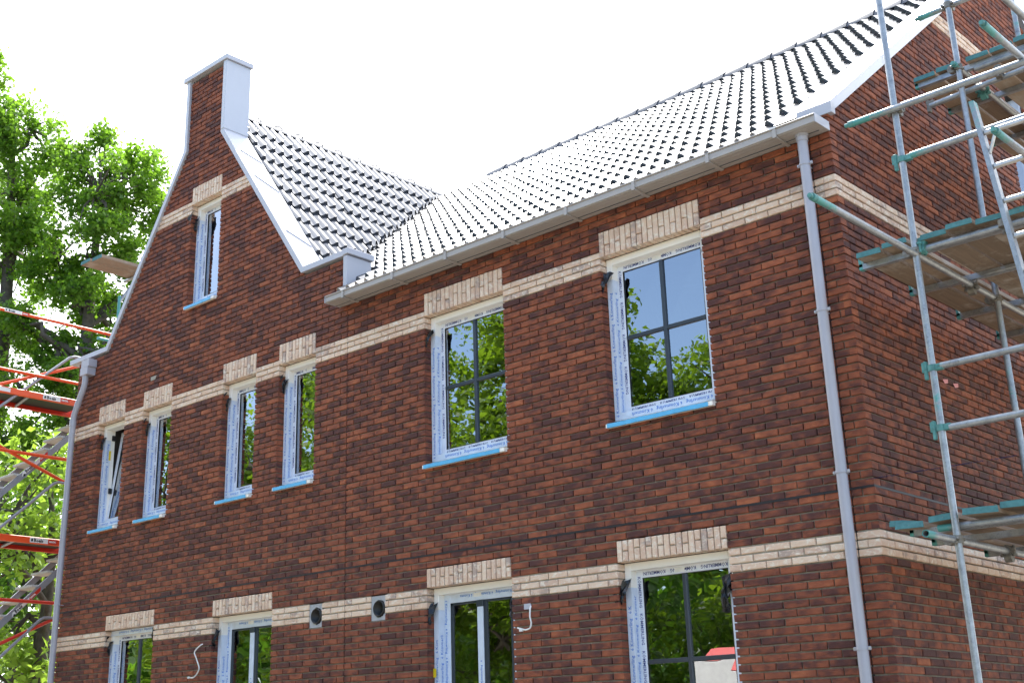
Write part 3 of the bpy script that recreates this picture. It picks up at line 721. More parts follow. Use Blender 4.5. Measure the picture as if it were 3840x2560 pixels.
for i in range(-1, 17):
    s = .12 + .345 * i
    if s > 5.62: continue
    for k in range(0, 34):
        xa = -.455 - 2 * PT * (k + 1) + (.0 if True else 0)
        zz = 3.04 + s * SA + .1
        xv = xval(3.04 + (s + .2) * SA)
        yb = s * CA
        lim = xv + .02 if (3.04 + (s + .2) * SA) > 3.25 else -5.80
        if yb > .36 and yb < .9: lim = max(lim, xv)
        if yb <= .36: lim = -5.80
        if xa + 2 * PT < lim: continue
        ln = min(.405, 5.64 - s)
        jx, jz, jr = rnd.uniform(-.003, .003), rnd.uniform(-.005, .005), rnd.uniform(-.006, .006)
        def tf(v, xa=xa, s=s, jx=jx, jz=jz, jr=jr, ln=ln):
            b_ = s + v.y * ln / .405 + jr * v.x * 3; c_ = v.z + jz; return Vector((xa + v.x + jx, b_ * CA - c_ * SA, 3.04 + b_ * SA + c_ * CA))
        lowrow = yb <= .36
        def cl(v, lowrow=lowrow):
            x, y, z = v; xm = -5.80 if (y < .36) else xval(zmain(y)) + .03
            return (max(x, xm), y, z)
        ar = proj_area(xa + .15, s * CA, 3.04 + s * SA, 1, 'f')
        tiles.append((ar, roof, tf, cl if xa < -5.0 else None))
for i in range(1, 13):
    s = .137 + .3365 * i                                          # distance of the nose below the ridge
    xx = GX + s * GCA; zz = zgab(xx)
    if zz < 3.2: continue
    for k in range(0, 16):
        ya = .425 + 2 * PT * k
        yvv = yval(zgab(xx - .38 * GCA))
        if ya > yvv - .02 or (zz < 3.5 and xx > -6.6 and ya > 2): continue
        jx, jz = rnd.uniform(-.003, .003), rnd.uniform(-.005, .005)
        def tf(v, ya=ya, s=s, jx=jx, jz=jz):
            b_ = s - v.y * min(1, (s - .02) / .405); c_ = v.z + jz; return Vector((GX + b_ * GCA + c_ * GSA, ya + v.x + jx, GRZ - b_ * GSA + c_ * GCA))
        def cl(v):
            x, y, z = v; return (x, min(y, yval(zgab(x)) - .03), z)
        tiles.append((proj_area(xx, ya, zz, 1, 'f'), groof, tf, cl))
tiles.sort(key=lambda q: -q[0]); st = {}; cnt_ = 0
for i, (ar, par, tf, cl) in enumerate(tiles):
    m_ = mk_tile(tf); c_ = np.mean(np.array(m_.v), axis=0); me = None
    ds = [(Vector(v) - VP0).dot(VN) for v in m_.v]
    if par is roof:
        low = c_[1] < .45 and c_[0] < -5.4
        if low and min(v[0] for v in m_.v) < -5.83: me = clip(m_, 1, True)
        elif not low:
            if max(ds) < .04: continue
            if min(ds) < .028: me = clip(m_, 1)
    else:
        if min(ds) > -.04: continue
        if max(ds) > -.028: me = clip(m_, -1)
    if me is not None and len(me.polygons) == 0: continue
    if cnt_ < 296: link('roof_tile', me or m_.mesh('roof_tile', M_TILE), par); cnt_ += 1
    else:
        m0 = st.setdefault(par.name, (par, MB()))[1]
        if me is None: n = len(m0.v); m0.v += m_.v; m0.f += [tuple(j + n for j in f) for f in m_.f]; m0.a += m_.a; m0.sm += m_.sm
        else: n = len(m0.v); m0.v += [tuple(v.co) for v in me.vertices]; m0.f += [tuple(j + n for j in p_.vertices) for p_ in me.polygons]; m0.a += [0] * len(me.vertices); m0.sm += [p_.use_smooth for p_ in me.polygons]
for par, m0 in st.values(): m0.build('roof_tiling', M_TILE, par)['kind'] = 'stuff'
# left slope of the gable roof and back slope stay plain tiling sheets
for (par, pts) in ((groof, [(GX, .42, GRZ + .03), (GX, 5.5, GRZ + .03), (-10.95, 5.5, 3.38), (-10.95, .42, 3.38)]), (roof, [(0, RY, RZ + .03), (XL, RY, RZ + .03), (XL, 9.2, 2.95), (0, 9.2, 2.95)])):
    q = MB(); q.add(pts, [(0, 1, 2, 3)]); q.build('tiling_sheet', M_TILE, par)
# ridge tiles
def ridge_tile(p0, d, ln, par, up=Vector((0, 0, 1)), big=.0):
    d = Vector(d).normalized(); s_ = d.cross(up).normalized(); m_ = MB(); pr_ = [(-.115, -.065), (-.085, .0), (-.04, .048), (0, .06), (.04, .048), (.085, .0), (.115, -.065)]
    def ring(o, k, dz): return [Vector(p0) + d * o + s_ * (a * k) + up * (b * k + dz) for a, b in pr_]
    Rg = ([ring(0, 1.04, .010), ring(.045, 1.07, .012), ring(.05, 1.0, .006), ring(ln + .03, .95, -.004)] if not big else [ring(0, .62, -.01), ring(.01, .62, -.01), ring(.02, .62, -.01), ring(ln, .62, -.01)]); n = len(pr_)
    V = [v for r_ in Rg for v in r_]; F = [(k * n + i, k * n + i + 1, (k + 1) * n + i + 1, (k + 1) * n + i) for k in range(3) for i in range(n - 1)] + [tuple(range(n))]
    m_.add(V, F, 0, True); return m_.build('ridge_tile', M_RIDGE, par)
x = -7.72
while x < -.2:
    ridge_tile((x + .352, RY, RZ + .055), (-1, 0, 0), .352, roof); x += .352
y = .50
while y < 4.3:
    o = ridge_tile((GX, y, GRZ + .0), (0, 1, 0), .372, groof, big=1)
    hk = MB(); pts = [(GX + .03, y + .03, GRZ - .01)] + [(GX + .03 - .07 * (1 - math.cos(a)), y + .03 - .05 * (1 - math.cos(a)), GRZ + .0 + .085 * math.sin(a)) for a in np.linspace(.1, 2.0, 7)]
    hk.path(pts, .009, 6); hk.build('ridge_clip', M_GASK, groof)
    y += .372
v_ = MB(); V = []                                                 # valley gutter
for z in np.linspace(3.2, 6.40, 20): V += [(xval(z) + .12, yval(z) - .02, z + .012), (xval(z), yval(z), z - .03), (xval(z) - .05, yval(z) - .12, z + .03)]
v_.add(V, [(3 * i + k, 3 * i + 3 + k, 3 * i + 4 + k, 3 * i + 1 + k) for i in range(19) for k in range(2)]); v_.build('valley_gutter', M_LEAD, roof)
# verge coping on the gable end
def vz_(y): return 3.107 + .785 * y
m_ = MB(); a, b = (.0, vz_(0) + .015), (RY, vz_(RY) - .02)
m_.add([(-.27, a[0], a[1]), (.04, a[0], a[1]), (.04, b[0], b[1]), (-.27, b[0], b[1]), (-.27, a[0], a[1] - .09), (.04, a[0], a[1] - .105), (.04, b[0], b[1] - .12), (-.27, b[0], b[1] - .09)],
       [(0, 1, 2, 3), (1, 5, 6, 2), (0, 3, 7, 4), (0, 4, 5, 1), (4, 7, 6, 5)]); part('verge_coping', m_, M_TRIMW)
m_ = MB(); m_.bbox(-.262, .043, -.008, .06, 3.015, 3.118, .003); part('verge_end', m_, M_TRIM)
m_ = MB(); m_.add([(-.475, -.02, zmain(-.02) + .045), (-.27, -.02, zmain(-.02) + .045), (-.27, RY, zmain(RY) + .045), (-.475, RY, zmain(RY) + .045)], [(0, 1, 2, 3)]); part('verge_flashing', m_, M_TRIMW)
m_ = MB(); m_.tube((-.275, .30, zmain(.30) + .075), (-.275, 1.18, zmain(1.18) + .10), .008, 6); m_.tube((-.275, 2.0, zmain(2.0) + .10), (-.275, 3.0, zmain(3.0) + .11), .008, 6); part('coping_seam', m_, M_TRIM)
m_ = MB(); m_.prism([(0.0, vz_(0)), (4.5, vz_(4.5)), (9.0, vz_(0)), (9.0, vz_(0) - .1), (4.5, vz_(4.5) - .12), (0, vz_(0) - .1)], -.26, .03, 'x'); # back half
m_ = MB(); m_.add([(-.27, 4.5, vz_(4.5)), (.04, 4.5, vz_(4.5)), (.04, 9.05, vz_(0)), (-.27, 9.05, vz_(0)), (.04, 4.5, vz_(4.5) - .12), (.04, 9.05, vz_(0) - .1)], [(0, 1, 2, 3), (1, 4, 5, 2)]); part('verge_coping', m_, M_TRIMW)

# ------------------------------------------------------------------ box gutter
gut = pempty('gutter'); GY, GT, GB = -.225, 2.938, 2.868; gx0, gx1 = -5.95, .0
m_ = MB(); m_.bbox(gx0, gx1, GY, GY + .012, GB, GT - .012, .003); m_.bbox(gx0, gx1, GY - .012, GY + .02, GT - .012, GT, .003)
m_.box(gx0, gx1, GY + .16, GY + .17, GB + .01, GT); m_.box(gx0, gx1, GY + .012, -.001, GB + .005, GB + .012); m_.build('fascia', M_GUT, gut)
for i in range(4):
    m_ = MB(); ya = GY + .012 + i * .0533; m_.bbox(gx0, gx1, ya + .0002, ya + .0532, GB - .006, GB + .004, .0035); m_.build('soffit_board', M_GUT, gut)
m_ = MB(); m_.bbox(gx1, gx1 + .008, GY - .008, -.002, GB - .008, GT + .002, .002); m_.build('end_cap', M_TRIM, gut)
m_ = MB(); m_.bbox(gx0 - .008, gx0, GY - .008, -.002, GB - .008, GT + .002, .002); m_.build('end_cap', M_TRIM, gut)
for xb_ in (-5.66, -4.88, -4.10, -3.32, -2.54, -1.77, -1.0, -.36):
    m_ = MB(); m_.bbox(xb_ - .017, xb_ + .017, GY - .014, GY, GB - .022, GT - .014, .003); m_.bbox(xb_ - .017, xb_ + .017, GY - .012, -.004, GB - .022, GB - .006, .003); m_.build('bracket', M_GUT, gut)
m_ = MB(); m_.box(-.4, -.34, GY - .018, GY - .012, GT - .012, GT + .003); m_.build('gutter_clip', M_WHITE, gut)
m_ = MB(); xx = -5.2                                                # bird comb under the first tiles
while xx < -3.9:
    m_.add([(xx, -.165, 2.93), (xx + .006, -.165, 2.93), (xx + .004 + rnd.uniform(-.004, .004), -.205, 2.93 + .075)], [(0, 1, 2)]); m_.add([(xx, -.155, 2.935), (xx + .006, -.155, 2.935), (xx + rnd.uniform(-.004, .004), -.175, 2.93 + .085)], [(0, 1, 2)]); xx += .011
m_.box(-5.2, -3.9, -.16, -.15, 2.93, 2.955); m_.build('bird_comb', M_GASK, gut)['kind'] = 'stuff'

# ------------------------------------------------------------------ downpipes
def clampring(par, x, y, z, r, arm=True):
    m_ = MB(); m_.tube((x, y, z - .010), (x, y, z + .010), r + .005, 20)
    for s_ in (-1, 1): m_.bbox(x + s_ * (r + .014) - .012, x + s_ * (r + .014) + .012, y - .008, y + .006, z - .013, z + .013, .003)
    if arm: m_.tube((x, y, z), (x, .012, z), .005, 8)
    m_.build('pipe_clip', M_PIPE, par)
    sc = MB()
    for s_ in (-1, 1): sc.tube((x + s_ * (r + .018), y - .014, z), (x + s_ * (r + .018), y - .006, z), .006, 8)
    sc.build('screw', M_ALU, par)
dp = pempty('downpipe'); px_, py_, pr = -.192, -.098, .0405
m_ = MB(); m_.path([(px_, py_, 2.862), (px_, py_, GZ)], pr, 24); m_.tube((px_, py_, 2.80), (px_, py_, 2.862), pr + .006, 24); m_.tube((px_, py_, 2.838), (px_, py_, 2.861), pr + .013, 24); m_.build('pipe', M_PIPE, dp)
for z in (2.60, 1.37, .12, -1.13, -2.4): clampring(dp, px_, py_, z, pr)
dp = pempty('downpipe'); X = -11.455
m_ = MB(); m_.path([(-11.235, -.085, 3.21), (-11.235, -.085, 3.07), (-11.25, -.085, 3.02), (-11.30, -.087, 2.93), (-11.40, -.092, 2.74), (X + .015, -.095, 2.66), (X, -.095, 2.58), (X - .03, -.095, GZ)], pr, 20)
m_.tube((-11.395, -.092, 2.75), (-11.36, -.09, 2.82), pr + .004, 20); m_.tube((X, -.095, 2.50), (X, -.095, 2.58), pr + .006, 20); m_.build('pipe', M_PIPE, dp)
m_ = MB(); m_.bbox(-11.30, -11.10, -.13, .0, 3.28, 3.39, .004); m_.bbox(-11.31, -11.12, -.135, .0, 3.17, 3.28, .006); m_.build('rainwater_head', M_PIPE, dp)
for z in (2.38, 1.35, .10, -1.2): clampring(dp, X - .012, -.095, z, pr)

# ------------------------------------------------------------------ wall details
for (xa, xb, _, _) in VENT:
    v = pempty('wall_vent'); za, zb_ = top(45), top(48) - BH; xc, zc = (xa + xb) / 2 + .012, (za + zb_) / 2 - .005
    m_ = MB(); n = 32; rr = .082; V = []; F = []
    sq = []
    for i in range(n):
        a = 2 * math.pi * i / n; c_, s_ = math.cos(a), math.sin(a); k = 1 / max(abs(c_), abs(s_)); sq.append(((xa + xb) / 2 + c_ * k * (xb - xa) / 2, (za + zb_) / 2 + s_ * k * (za - zb_) / 2))
    for i in range(n):
        a = 2 * math.pi * i / n; q = rr * rnd.uniform(1.0, 1.12); V += [(sq[i][0], .012, sq[i][1]), (xc + q * math.cos(a), .012 + rnd.uniform(0, .006), zc + q * math.sin(a)), (xc + q * math.cos(a), .2, zc + q * math.sin(a))]
    m_.add(V, [(3 * i + k, 3 * ((i + 1) % n) + k, 3 * ((i + 1) % n) + k + 1, 3 * i + k + 1) for i in range(n) for k in (0, 1)]); m_.build('cement_surround', mat_simple('grey_cement', (.42, .43, .45), .9, var=.15, scale=20, b=.5), v)
    m_ = MB(); V = []; 
    for i in range(n):
        a = 2 * math.pi * i / n
        for (q, y) in ((.077, .3), (.077, -.004), (.070, -.006), (.070, .3)): V.append((xc + q * math.cos(a), y, zc + q * math.sin(a)))
    m_.add(V, [(4 * i + k, 4 * ((i + 1) % n) + k, 4 * ((i + 1) % n) + k + 1, 4 * i + k + 1) for i in range(n) for k in range(3)], 0, True)
    m_.add([(xc + .078 * math.cos(2 * math.pi * i / n), .28, zc + .078 * math.sin(2 * math.pi * i / n)) for i in range(n)], [tuple(range(n))]); m_.build('pipe', M_RUBBER, v)
def smooth_path(pts, k=5):
    P_ = [Vector(p) for p in pts]; P_ = [P_[0]] + P_ + [P_[-1]]; out = []
    for i in range(1, len(P_) - 2):
        for j in range(k):
            t = j / k; a, b, c_, d = P_[i - 1], P_[i], P_[i + 1], P_[i + 2]
            out.append(.5 * ((2 * b) + (-a + c_) * t + (2 * a - 5 * b + 4 * c_ - d) * t * t + (-a + 3 * b - 3 * c_ + d) * t ** 3))
    return out + [P_[-1]]
for pts, conn in (([(-8.274, .01, -.591), (-8.30, -.02, -.61), (-8.385, -.03, -.674), (-8.35, -.03, -.74), (-8.314, -.03, -.796), (-8.283, -.03, -.856), (-8.317, -.03, -.913), (-8.379, -.03, -.952), (-8.44, -.03, -.955)], (-8.472, -.03, -.95)),
                  ([(-3.335, .01, -.57), (-3.322, -.02, -.60), (-3.320, -.03, -.671), (-3.308, -.03, -.722), (-3.324, -.03, -.766), (-3.37, -.03, -.778), (-3.403, -.03, -.773), (-3.47, -.03, -.756)], (-3.425, -.03, -.778))):
    cb = pempty('loose_cable'); m_ = MB(); m_.path(smooth_path(pts), .0075, 10); m_.build('sheath', M_WHITE, cb)
    m_ = MB(); m_.bbox(conn[0] - .02, conn[0] + .014, conn[1] - .012, conn[1] + .012, conn[2] - .012, conn[2] + .010, .003); m_.build('connector_block', M_WHITE, cb)
m_ = MB(); m_.bbox(-3.412, -3.334, -.004, .02, -.602, -.552, .003); part('cover_plate', m_, M_TRIM)
m_ = MB(); m_.add([(-9.711, -.004, 2.85), (-9.577, -.004, 2.85), (-9.60, -.004, 2.80), (-9.705, -.004, 2.797)], [(0, 1, 2, 3)]); part('render_patch', m_, M_MORTL)
for (y_, z_) in ((1.51, 1.07), (1.71, 1.07)):
    m_ = MB(); m_.add([(.006, y_ - .04, z_ + .01), (.02, y_ + .03, z_ + .02), (.012, y_ + .045, z_ - .01), (.006, y_ - .01, z_ - .022)], [(0, 1, 2, 3)]); part('foam_scrap', m_, M_PINK)

# ------------------------------------------------------------------ tube scaffold at the gable end
scf = tag(empty('tube_scaffold', (.7, -.35, GZ)), 'galvanised tube scaffold with teal tube ends standing along the brick gable end', 'scaffold')
def sc(name, mb, mat=None):
    o = mb.build(name, mat or M_TUBE, scf); o.location = -scf.location; return o
RT = .0242
def teal_tube(name, p0, p1, t0=.0, t1=.0, ln=.22, cap0=False):
    p0, p1 = Vector(p0), Vector(p1); d = (p1 - p0).normalized(); T_ = (p1 - p0).length; m_ = MB()
    ks = [0, min(ln, T_ * .3), min(ln * 1.8, T_ * .4), max(T_ - ln * 1.8, T_ * .6), max(T_ - ln, T_ * .7), T_]; av = [t0 * .85, t0 * .5, 0, 0, t1 * .5, t1]
    m_.path([p0 + d * k for k in ks], RT, 16, av, cap=True)
    o = sc(name, m_)
    if cap0:
        c_ = MB(); c_.tube(p0 - d * .035, p0 + d * .005, .017, 12); c_.tube(p0 - d * .004, p0 + d * .04, RT + .0015, 14); sc('tube_plug', c_, M_TEAL)
    return o
def coupler(p, ax1, ax2, mat=None, big=False):
    p = Vector(p); a, b = Vector(ax1), Vector(ax2); n = a.cross(b).normalized(); m_ = MB(); q = random.Random(int(p.x * 1000 + p.z * 77 + p.y * 31))
    m_.tube(p - a * .025, p + a * .025, RT + .011, 14)
    m_.tube(p + n * .052 - b * .025, p + n * .052 + b * .025, RT + .011, 14)
    for s_ in (-1, 1):
        m_.tube(p + b * s_ * (RT + .018) - n * .03, p + b * s_ * (RT + .018) + n * .035, .011, 8); m_.tube(p + b * s_ * (RT + .018) + n * .03, p + b * s_ * (RT + .018) + n * .045, .019, 6)
        m_.tube(p + b * (RT + .01) * s_ - a * .02, p + b * (RT + .034) * s_ - a * .02, .016, 6)
    m_.tube(p + n * .026 - a * .03, p + n * .026 + a * .03, .022, 8)
    return sc('coupler', m_, mat or M_CLAMP)
def wedge(p, mat=None):                                          # wedge clamp of a guard rail on a standard
    x, y, z = p; m_ = MB(); m_.tube((x, y, z - .022), (x, y, z + .022), RT + .007, 16)
    m_.bbox(x - .062, x - .036, y - .012, y + .012, z - .075, z + .055, .004); m_.box(x - .075, x - .03, y - .006, y + .006, z - .02, z + .05); m_.bbox(x + .024, x + .075, y - .02, y + .02, z - .022, z + .022, .004)
    return sc('coupler', m_, mat or M_TEAL)
X0, YA, YB = .70, -.35, 1.05
def standard(x, y, za, zb_, joints=()):
    m_ = MB(); zs_ = [za]; av = [0]
    for j in joints: zs_ += [j - .55, j - .05, j + .25, j + .6]; av += [0, .55, .45, 0]
    zs_ += [zb_]; av += [0]; m_.path([(x, y, z) for z in zs_], RT, 18, av)
    for j in joints: m_.tube((x, y, j - .004), (x, y, j + .004), RT + .003, 16)
    return sc('standard', m_)
standard(X0, YA, GZ, 4.6, (.42,)); standard(X0, YB, GZ, 1.5, (.75,)); standard(X0 + .0, YB, 1.5, 6.6)
standard(1.98, YA, GZ, 3.4); standard(1.98, YB, GZ, 6.0); standard(X0, 2.72, GZ, 6.6, (4.6,)); standard(1.98, 2.72, GZ, 6.6)
YR = YA - .052
teal_tube('guard_rail', (.36, YR, 2.64), (2.15, YR, 2.64), 1.0, 0, .32, True); coupler((X0, YA, 2.65), (0, 0, 1), (1, 0, 0))
teal_tube('guard_rail', (.77, YA, 2.26), (2.15, YA, 2.27), .75, 0, .3); wedge((X0, YA, 2.25))
teal_tube('guard_rail', (.76, YA, .675), (2.15, YA, .69), .6, 0, .12); wedge((X0, YA, .67))
teal_tube('guard_rail', (.76, YA, .245), (2.15, YA, .26), .2, 0, .12); wedge((X0, YA, .25))
# ledgers along the wall
YL = X0 - .052
teal_tube('ledger', (.71, -1.82, 1.505), (.66, 6.0, 1.53), 1.0, 0, .28, True); coupler((X0, YA, 1.53), (0, 0, 1), (0, 1, 0)); coupler((X0, YB, 1.51), (0, 0, 1), (0, 1, 0))
m_ = MB(); m_.path([(.69, -.80, -.505), (.688, -.6, -.505), (.68, 6, -.47)], RT, 18, [.9, 0, 0], cap=False); m_.path([(.69, -.80, -.505), (.68, 1.2, -.5)], RT - .005, 14, [0, 0], cap=False)
V = [];
for i in range(18):
    a = 2 * math.pi * i / 18
    for r_ in (RT, RT - .005): V.append((.69 + r_ * math.cos(a), -.80, -.505 + r_ * math.sin(a)))
m_.add(V, [(2 * i, 2 * ((i + 1) % 18), 2 * ((i + 1) % 18) + 1, 2 * i + 1) for i in range(18)], 1.2)
m_.path([(.69, -.802, -.505), (.69, -.70, -.505), (.688, -.60, -.505)], RT + .0006, 18, [1.1, .6, .0], cap=False); sc('ledger', m_)
coupler((X0, YA, -.50), (0, 0, 1), (0, 1, 0)); coupler((X0, YB, -.48), (0, 0, 1), (0, 1, 0))
teal_tube('ledger', (.70, .97, 3.56), (.65, 6.0, 3.58), 1.0, 0, .1, True); coupler((X0, YB, 3.56), (0, 0, 1), (0, 1, 0)); coupler((.68, 1.6, 3.56), (0, 1, 0), (1, 0, 0), M_TEAL)
teal_tube('guard_rail', (.43, YB + .03, 4.165), (2.0, YB + .03, 4.18), 1.0, 0, .2, True); coupler((X0, YB, 4.16), (0, 0, 1), (1, 0, 0))
teal_tube('transom', (.38, YB + .10, 3.36), (2.1, YB + .10, 3.43), .0, 0, .1); m_ = MB(); m_.bbox(.355, .385, YB + .08, YB + .12, 3.30, 3.41, .004); m_.tube((.355, YB + .1, 3.385), (.42, YB + .1, 3.385), .022, 10); sc('hook', m_, M_CLAMP)
coupler((1.0, YB + .05, 3.39), (1, 0, 0), (0, 1, 0))
# rails that run off to the outer row
teal_tube('guard_rail', (1.65, -1.02, 2.68), (1.65, 3.0, 2.70), 1.0, 0, .3, True); teal_tube('guard_rail', (1.60, -1.0, 1.93), (1.60, 3.0, 1.93), .9, 0, .3, True)
teal_tube('guard_rail', (1.65, -.75, 3.10), (1.65, 3.0, 3.12), .0, 0, .2)
# transoms: flat teal-tipped bearers and front tubes
def bearer(y, z, x0_, x1_=2.05):
    m_ = MB(); V = []; xs_ = [x0_, x0_ + .03, x0_ + .07, x1_]; av = [1.1, .6, 0, 0]
    for q in xs_: V += [(q, y - .022, z - .022), (q, y + .022, z - .022), (q, y + .022, z + .022), (q, y - .022, z + .022)]
    m_.add(V, [(4 * i + k, 4 * i + (k + 1) % 4, 4 * i + 4 + (k + 1) % 4, 4 * i + 4 + k) for i in range(3) for k in range(4)] + [(3, 2, 1, 0)], [a for a in av for _ in range(4)])
    m_.add([(x0_, y - .022, z), (x0_, y - .022, z + .07), (x0_ + .012, y - .022, z + .07), (x0_ + .03, y - .022, z), (x0_, y + .022, z), (x0_, y + .022, z + .07), (x0_ + .012, y + .022, z + .07), (x0_ + .03, y + .022, z)], [(0, 1, 2, 3), (7, 6, 5, 4), (0, 4, 5, 1), (1, 5, 6, 2), (2, 6, 7, 3)], 1.2)
    return sc('transom', m_)
for y in (-.20, .62, 1.48, 2.30, 3.3, 4.3): bearer(y, 1.578, .205)
for y in (-.22, .22, 1.12, 2.2, 3.2, 4.3): bearer(y, -.405 if y < 0 else -.42, .28 if y > -.1 else .33)
for y in (1.20, 1.86, 2.8, 3.8, 4.6): bearer(y, 3.60, .265)
teal_tube('transom', (.74, YA + .055, 1.555), (2.15, YA + .055, 1.56), .7, 0, .1); coupler((1.33, YA + .05, 1.555), (1, 0, 0), (0, 0, 1)); coupler((.735, YA + .04, 1.545), (1, 0, 0), (0, 1, 0), M_TEAL)
teal_tube('transom', (.56, YA + .055, -.405), (2.15, YA + .055, -.40), 1.0, 0, .15); teal_tube('transom', (.80, .62, 1.575), (2.15, .62, 1.58), .5, 0, .1); teal_tube('transom', (.78, 1.20, 3.575), (2.15, 1.20, 3.58), 0, 0, .1)
coupler((.69, .60, 1.52), (0, 1, 0), (1, 0, 0)); coupler((.69, .5, -.49), (0, 1, 0), (1, 0, 0))
# boards: each can be lifted off
def board(x, w, y0, y1, z, label, tilt=0, th=.038, grp='planks of the tube scaffold', dz=0):
    r_ = random.Random(int(x * 999 + z * 77)); m_ = MB(); ys = [0, .012, .05, 1.2, y1 - y0]; av = [1.3, .35, 0, 0, 0]; V = []
    pr_ = [(0, 0), (w, 0), (w, th * .5), (w - .004, th), (w * .5, th + .002), (.004, th), (0, th * .5)]; k = len(pr_)
    for y in ys:
        for (a, b) in pr_: V.append((a, y + (r_.uniform(-.004, .004) if y == 0 else 0), b + (r_.uniform(-.002, .002) if y == 0 else 0)))
    F = [(i * k + j, i * k + (j + 1) % k, (i + 1) * k + (j + 1) % k, (i + 1) * k + j) for i in range(len(ys) - 1) for j in range(k)] + [tuple(range(k - 1, -1, -1)), tuple(range(4 * k, 5 * k))]
    m_.add(V, F, [a for a in av for _ in range(k)])
    m_.tube((w * .5, -.001, th * .5), (w * .5, .002, th * .5), .002, 6, (0, 0))
    o = m_.build('scaffold_plank', M_WOOD, None, (x, y0, z + dz)); o.rotation_euler = (0, tilt, r_.uniform(-.004, .004)); o['shift'] = r_.random()
    tag(o, label, 'plank', grp); return o
P2 = ['plank of the middle scaffold deck lying closest to the brick gable end', 'second plank from the brick wall on the middle scaffold deck, raised a little',
      'plank of the middle deck just outside the upright tube', 'fourth plank from the wall on the middle scaffold deck, teal end cracked', 'fifth plank from the wall on the middle scaffold deck',
      'sixth plank from the wall on the middle deck, next to the ladder', 'outer plank of the middle deck beyond the ladder']
xs_ = [.255, .455, .745, .945, 1.145, 1.345, 1.545]
for i, x in enumerate(xs_): board(x, .187, YA - (.0 if i != 3 else .03), 5.6, 1.602, P2[i], tilt=0, dz=(.02 if i in (1,) else (.012 if i == 3 else 0)))
P3 = ['loose top plank overlapping the inner edge of the lowest scaffold deck', 'plank of the lowest deck closest to the cream brick band', 'plank of the lowest deck in front of the upright tube', 'thick raised plank of the lowest deck right of the upright tube', 'plank of the lowest deck at the right edge of the picture', 'outer plank of the lowest scaffold deck']
for i, (x, dz, yy) in enumerate(((.215, .030, -.30), (.275, .0, -.34), (.525, .012, -.36), (.775, .028, -.40), (1.01, .045, -.36), (1.215, .045, -.36))): board(x, .20 if i < 3 else .235, yy, 5.6, -.383, P3[i], tilt=(.12 if i == 0 else (-.05 if i == 2 else .03)), dz=dz, th=.042)
P1 = ['plank of the top scaffold deck closest to the brick gable end', 'second plank of the top deck with a curled teal end', 'third plank of the top deck right of the upright tube', 'fourth plank of the top deck with a yellow mark', 'fifth plank of the top scaffold deck', 'sixth plank of the top deck near the picture edge', 'outer plank of the top scaffold deck']
for i, x in enumerate((.275, .475, .745, .945, 1.145, 1.345, 1.545)): board(x, .187, 1.12 if i > 1 else 1.14, 5.6, 3.625, P1[i], tilt=(.06 if i == 1 else 0), dz=(.015 if i in (1, 4) else 0))
# ladder
lad = tag(empty('ladder', (1.35, -.46, -.33)), 'pale aluminium ladder rising past the middle scaffold deck at the right picture edge', 'ladder')
def ladp(name, mb, mat): o = mb.build(name, mat, lad); o.location = -lad.location; return o
def lx(z): return 1.30 + (2.45 - z) * .10
for off in (0, .42):
    m_ = MB(); V = []
    zs_ = [2.44, 2.15, 2.1, -.33]; av = [.6, .45, 0, 0]
    for z in zs_:
        x = lx(z) + off
        V += [(x - .014, -.50, z), (x + .020, -.50, z), (x + .020, -.435, z), (x - .014, -.435, z)]
    m_.add(V, [(4 * i + k, 4 * i + (k + 1) % 4, 4 * i + 4 + (k + 1) % 4, 4 * i + 4 + k) for i in range(3) for k in range(4)] + [(0, 1, 2, 3), (15, 14, 13, 12)], [a for a in av for _ in range(4)])
    ladp('stile', m_, M_TUBE if off == 0 else M_ALU)
z = 2.19
while z > -.3:
    m_ = MB(); m_.bbox(lx(z) + .02, lx(z) + .406, -.485, -.45, z - .016, z + .016, .006); ladp('rung', m_, M_ALU); z -= .262
m_ = MB(); m_.tube((lx(2.05) + .02, -.468, 2.03), (lx(2.05) + .08, -.468, 2.17), .012, 8); ladp('brace', m_, M_ALU)

# ------------------------------------------------------------------ stair tower on the left
SX, SX2 = -13.0, -13.7
tw = tag(empty('stair_tower', (SX, .5, GZ)), 'orange and grey rental stair tower standing beside the left end of the brick house', 'scaffold tower')
def twp(name, mb, mat): o = mb.build(name, mat, tw); o.location = -tw.location; return o
for y in (-1.3, 1.95):
    for x in (SX, SX2):
        m_ = MB(); m_.tube((x, y, GZ), (x, y, 4.9), .025, 12); twp('post', m_, M_REDP)
    for z in np.arange(GZ + .3, 4.8, .5):
        m_ = MB(); m_.tube((SX, y, z), (SX2, y, z), .02, 8); twp('rung', m_, M_REDP)
for (z, mt) in ((4.48, M_ORANGE), (3.585, M_ORANGE), (2.395, M_ORANGE), (.30, M_REDP)):
    m_ = MB(); m_.tube((SX, -1.3, z), (SX, 1.95, z), .025, 12); twp('guard_rail', m_, mt)
for (a, b, mt) in (((-1.3, 2.80 + .20), (1.6, 4.21), M_ORANGE), ((-1.3, 2.79), (1.6, 1.74), M_ORANGE), ((-1.3, -.89), (1.6, .50), M_REDP)):
    m_ = MB(); m_.tube((SX - .03, a[0], a[1]), (SX - .03, b[0], b[1]), .025, 12); twp('diagonal_brace', m_, mt)
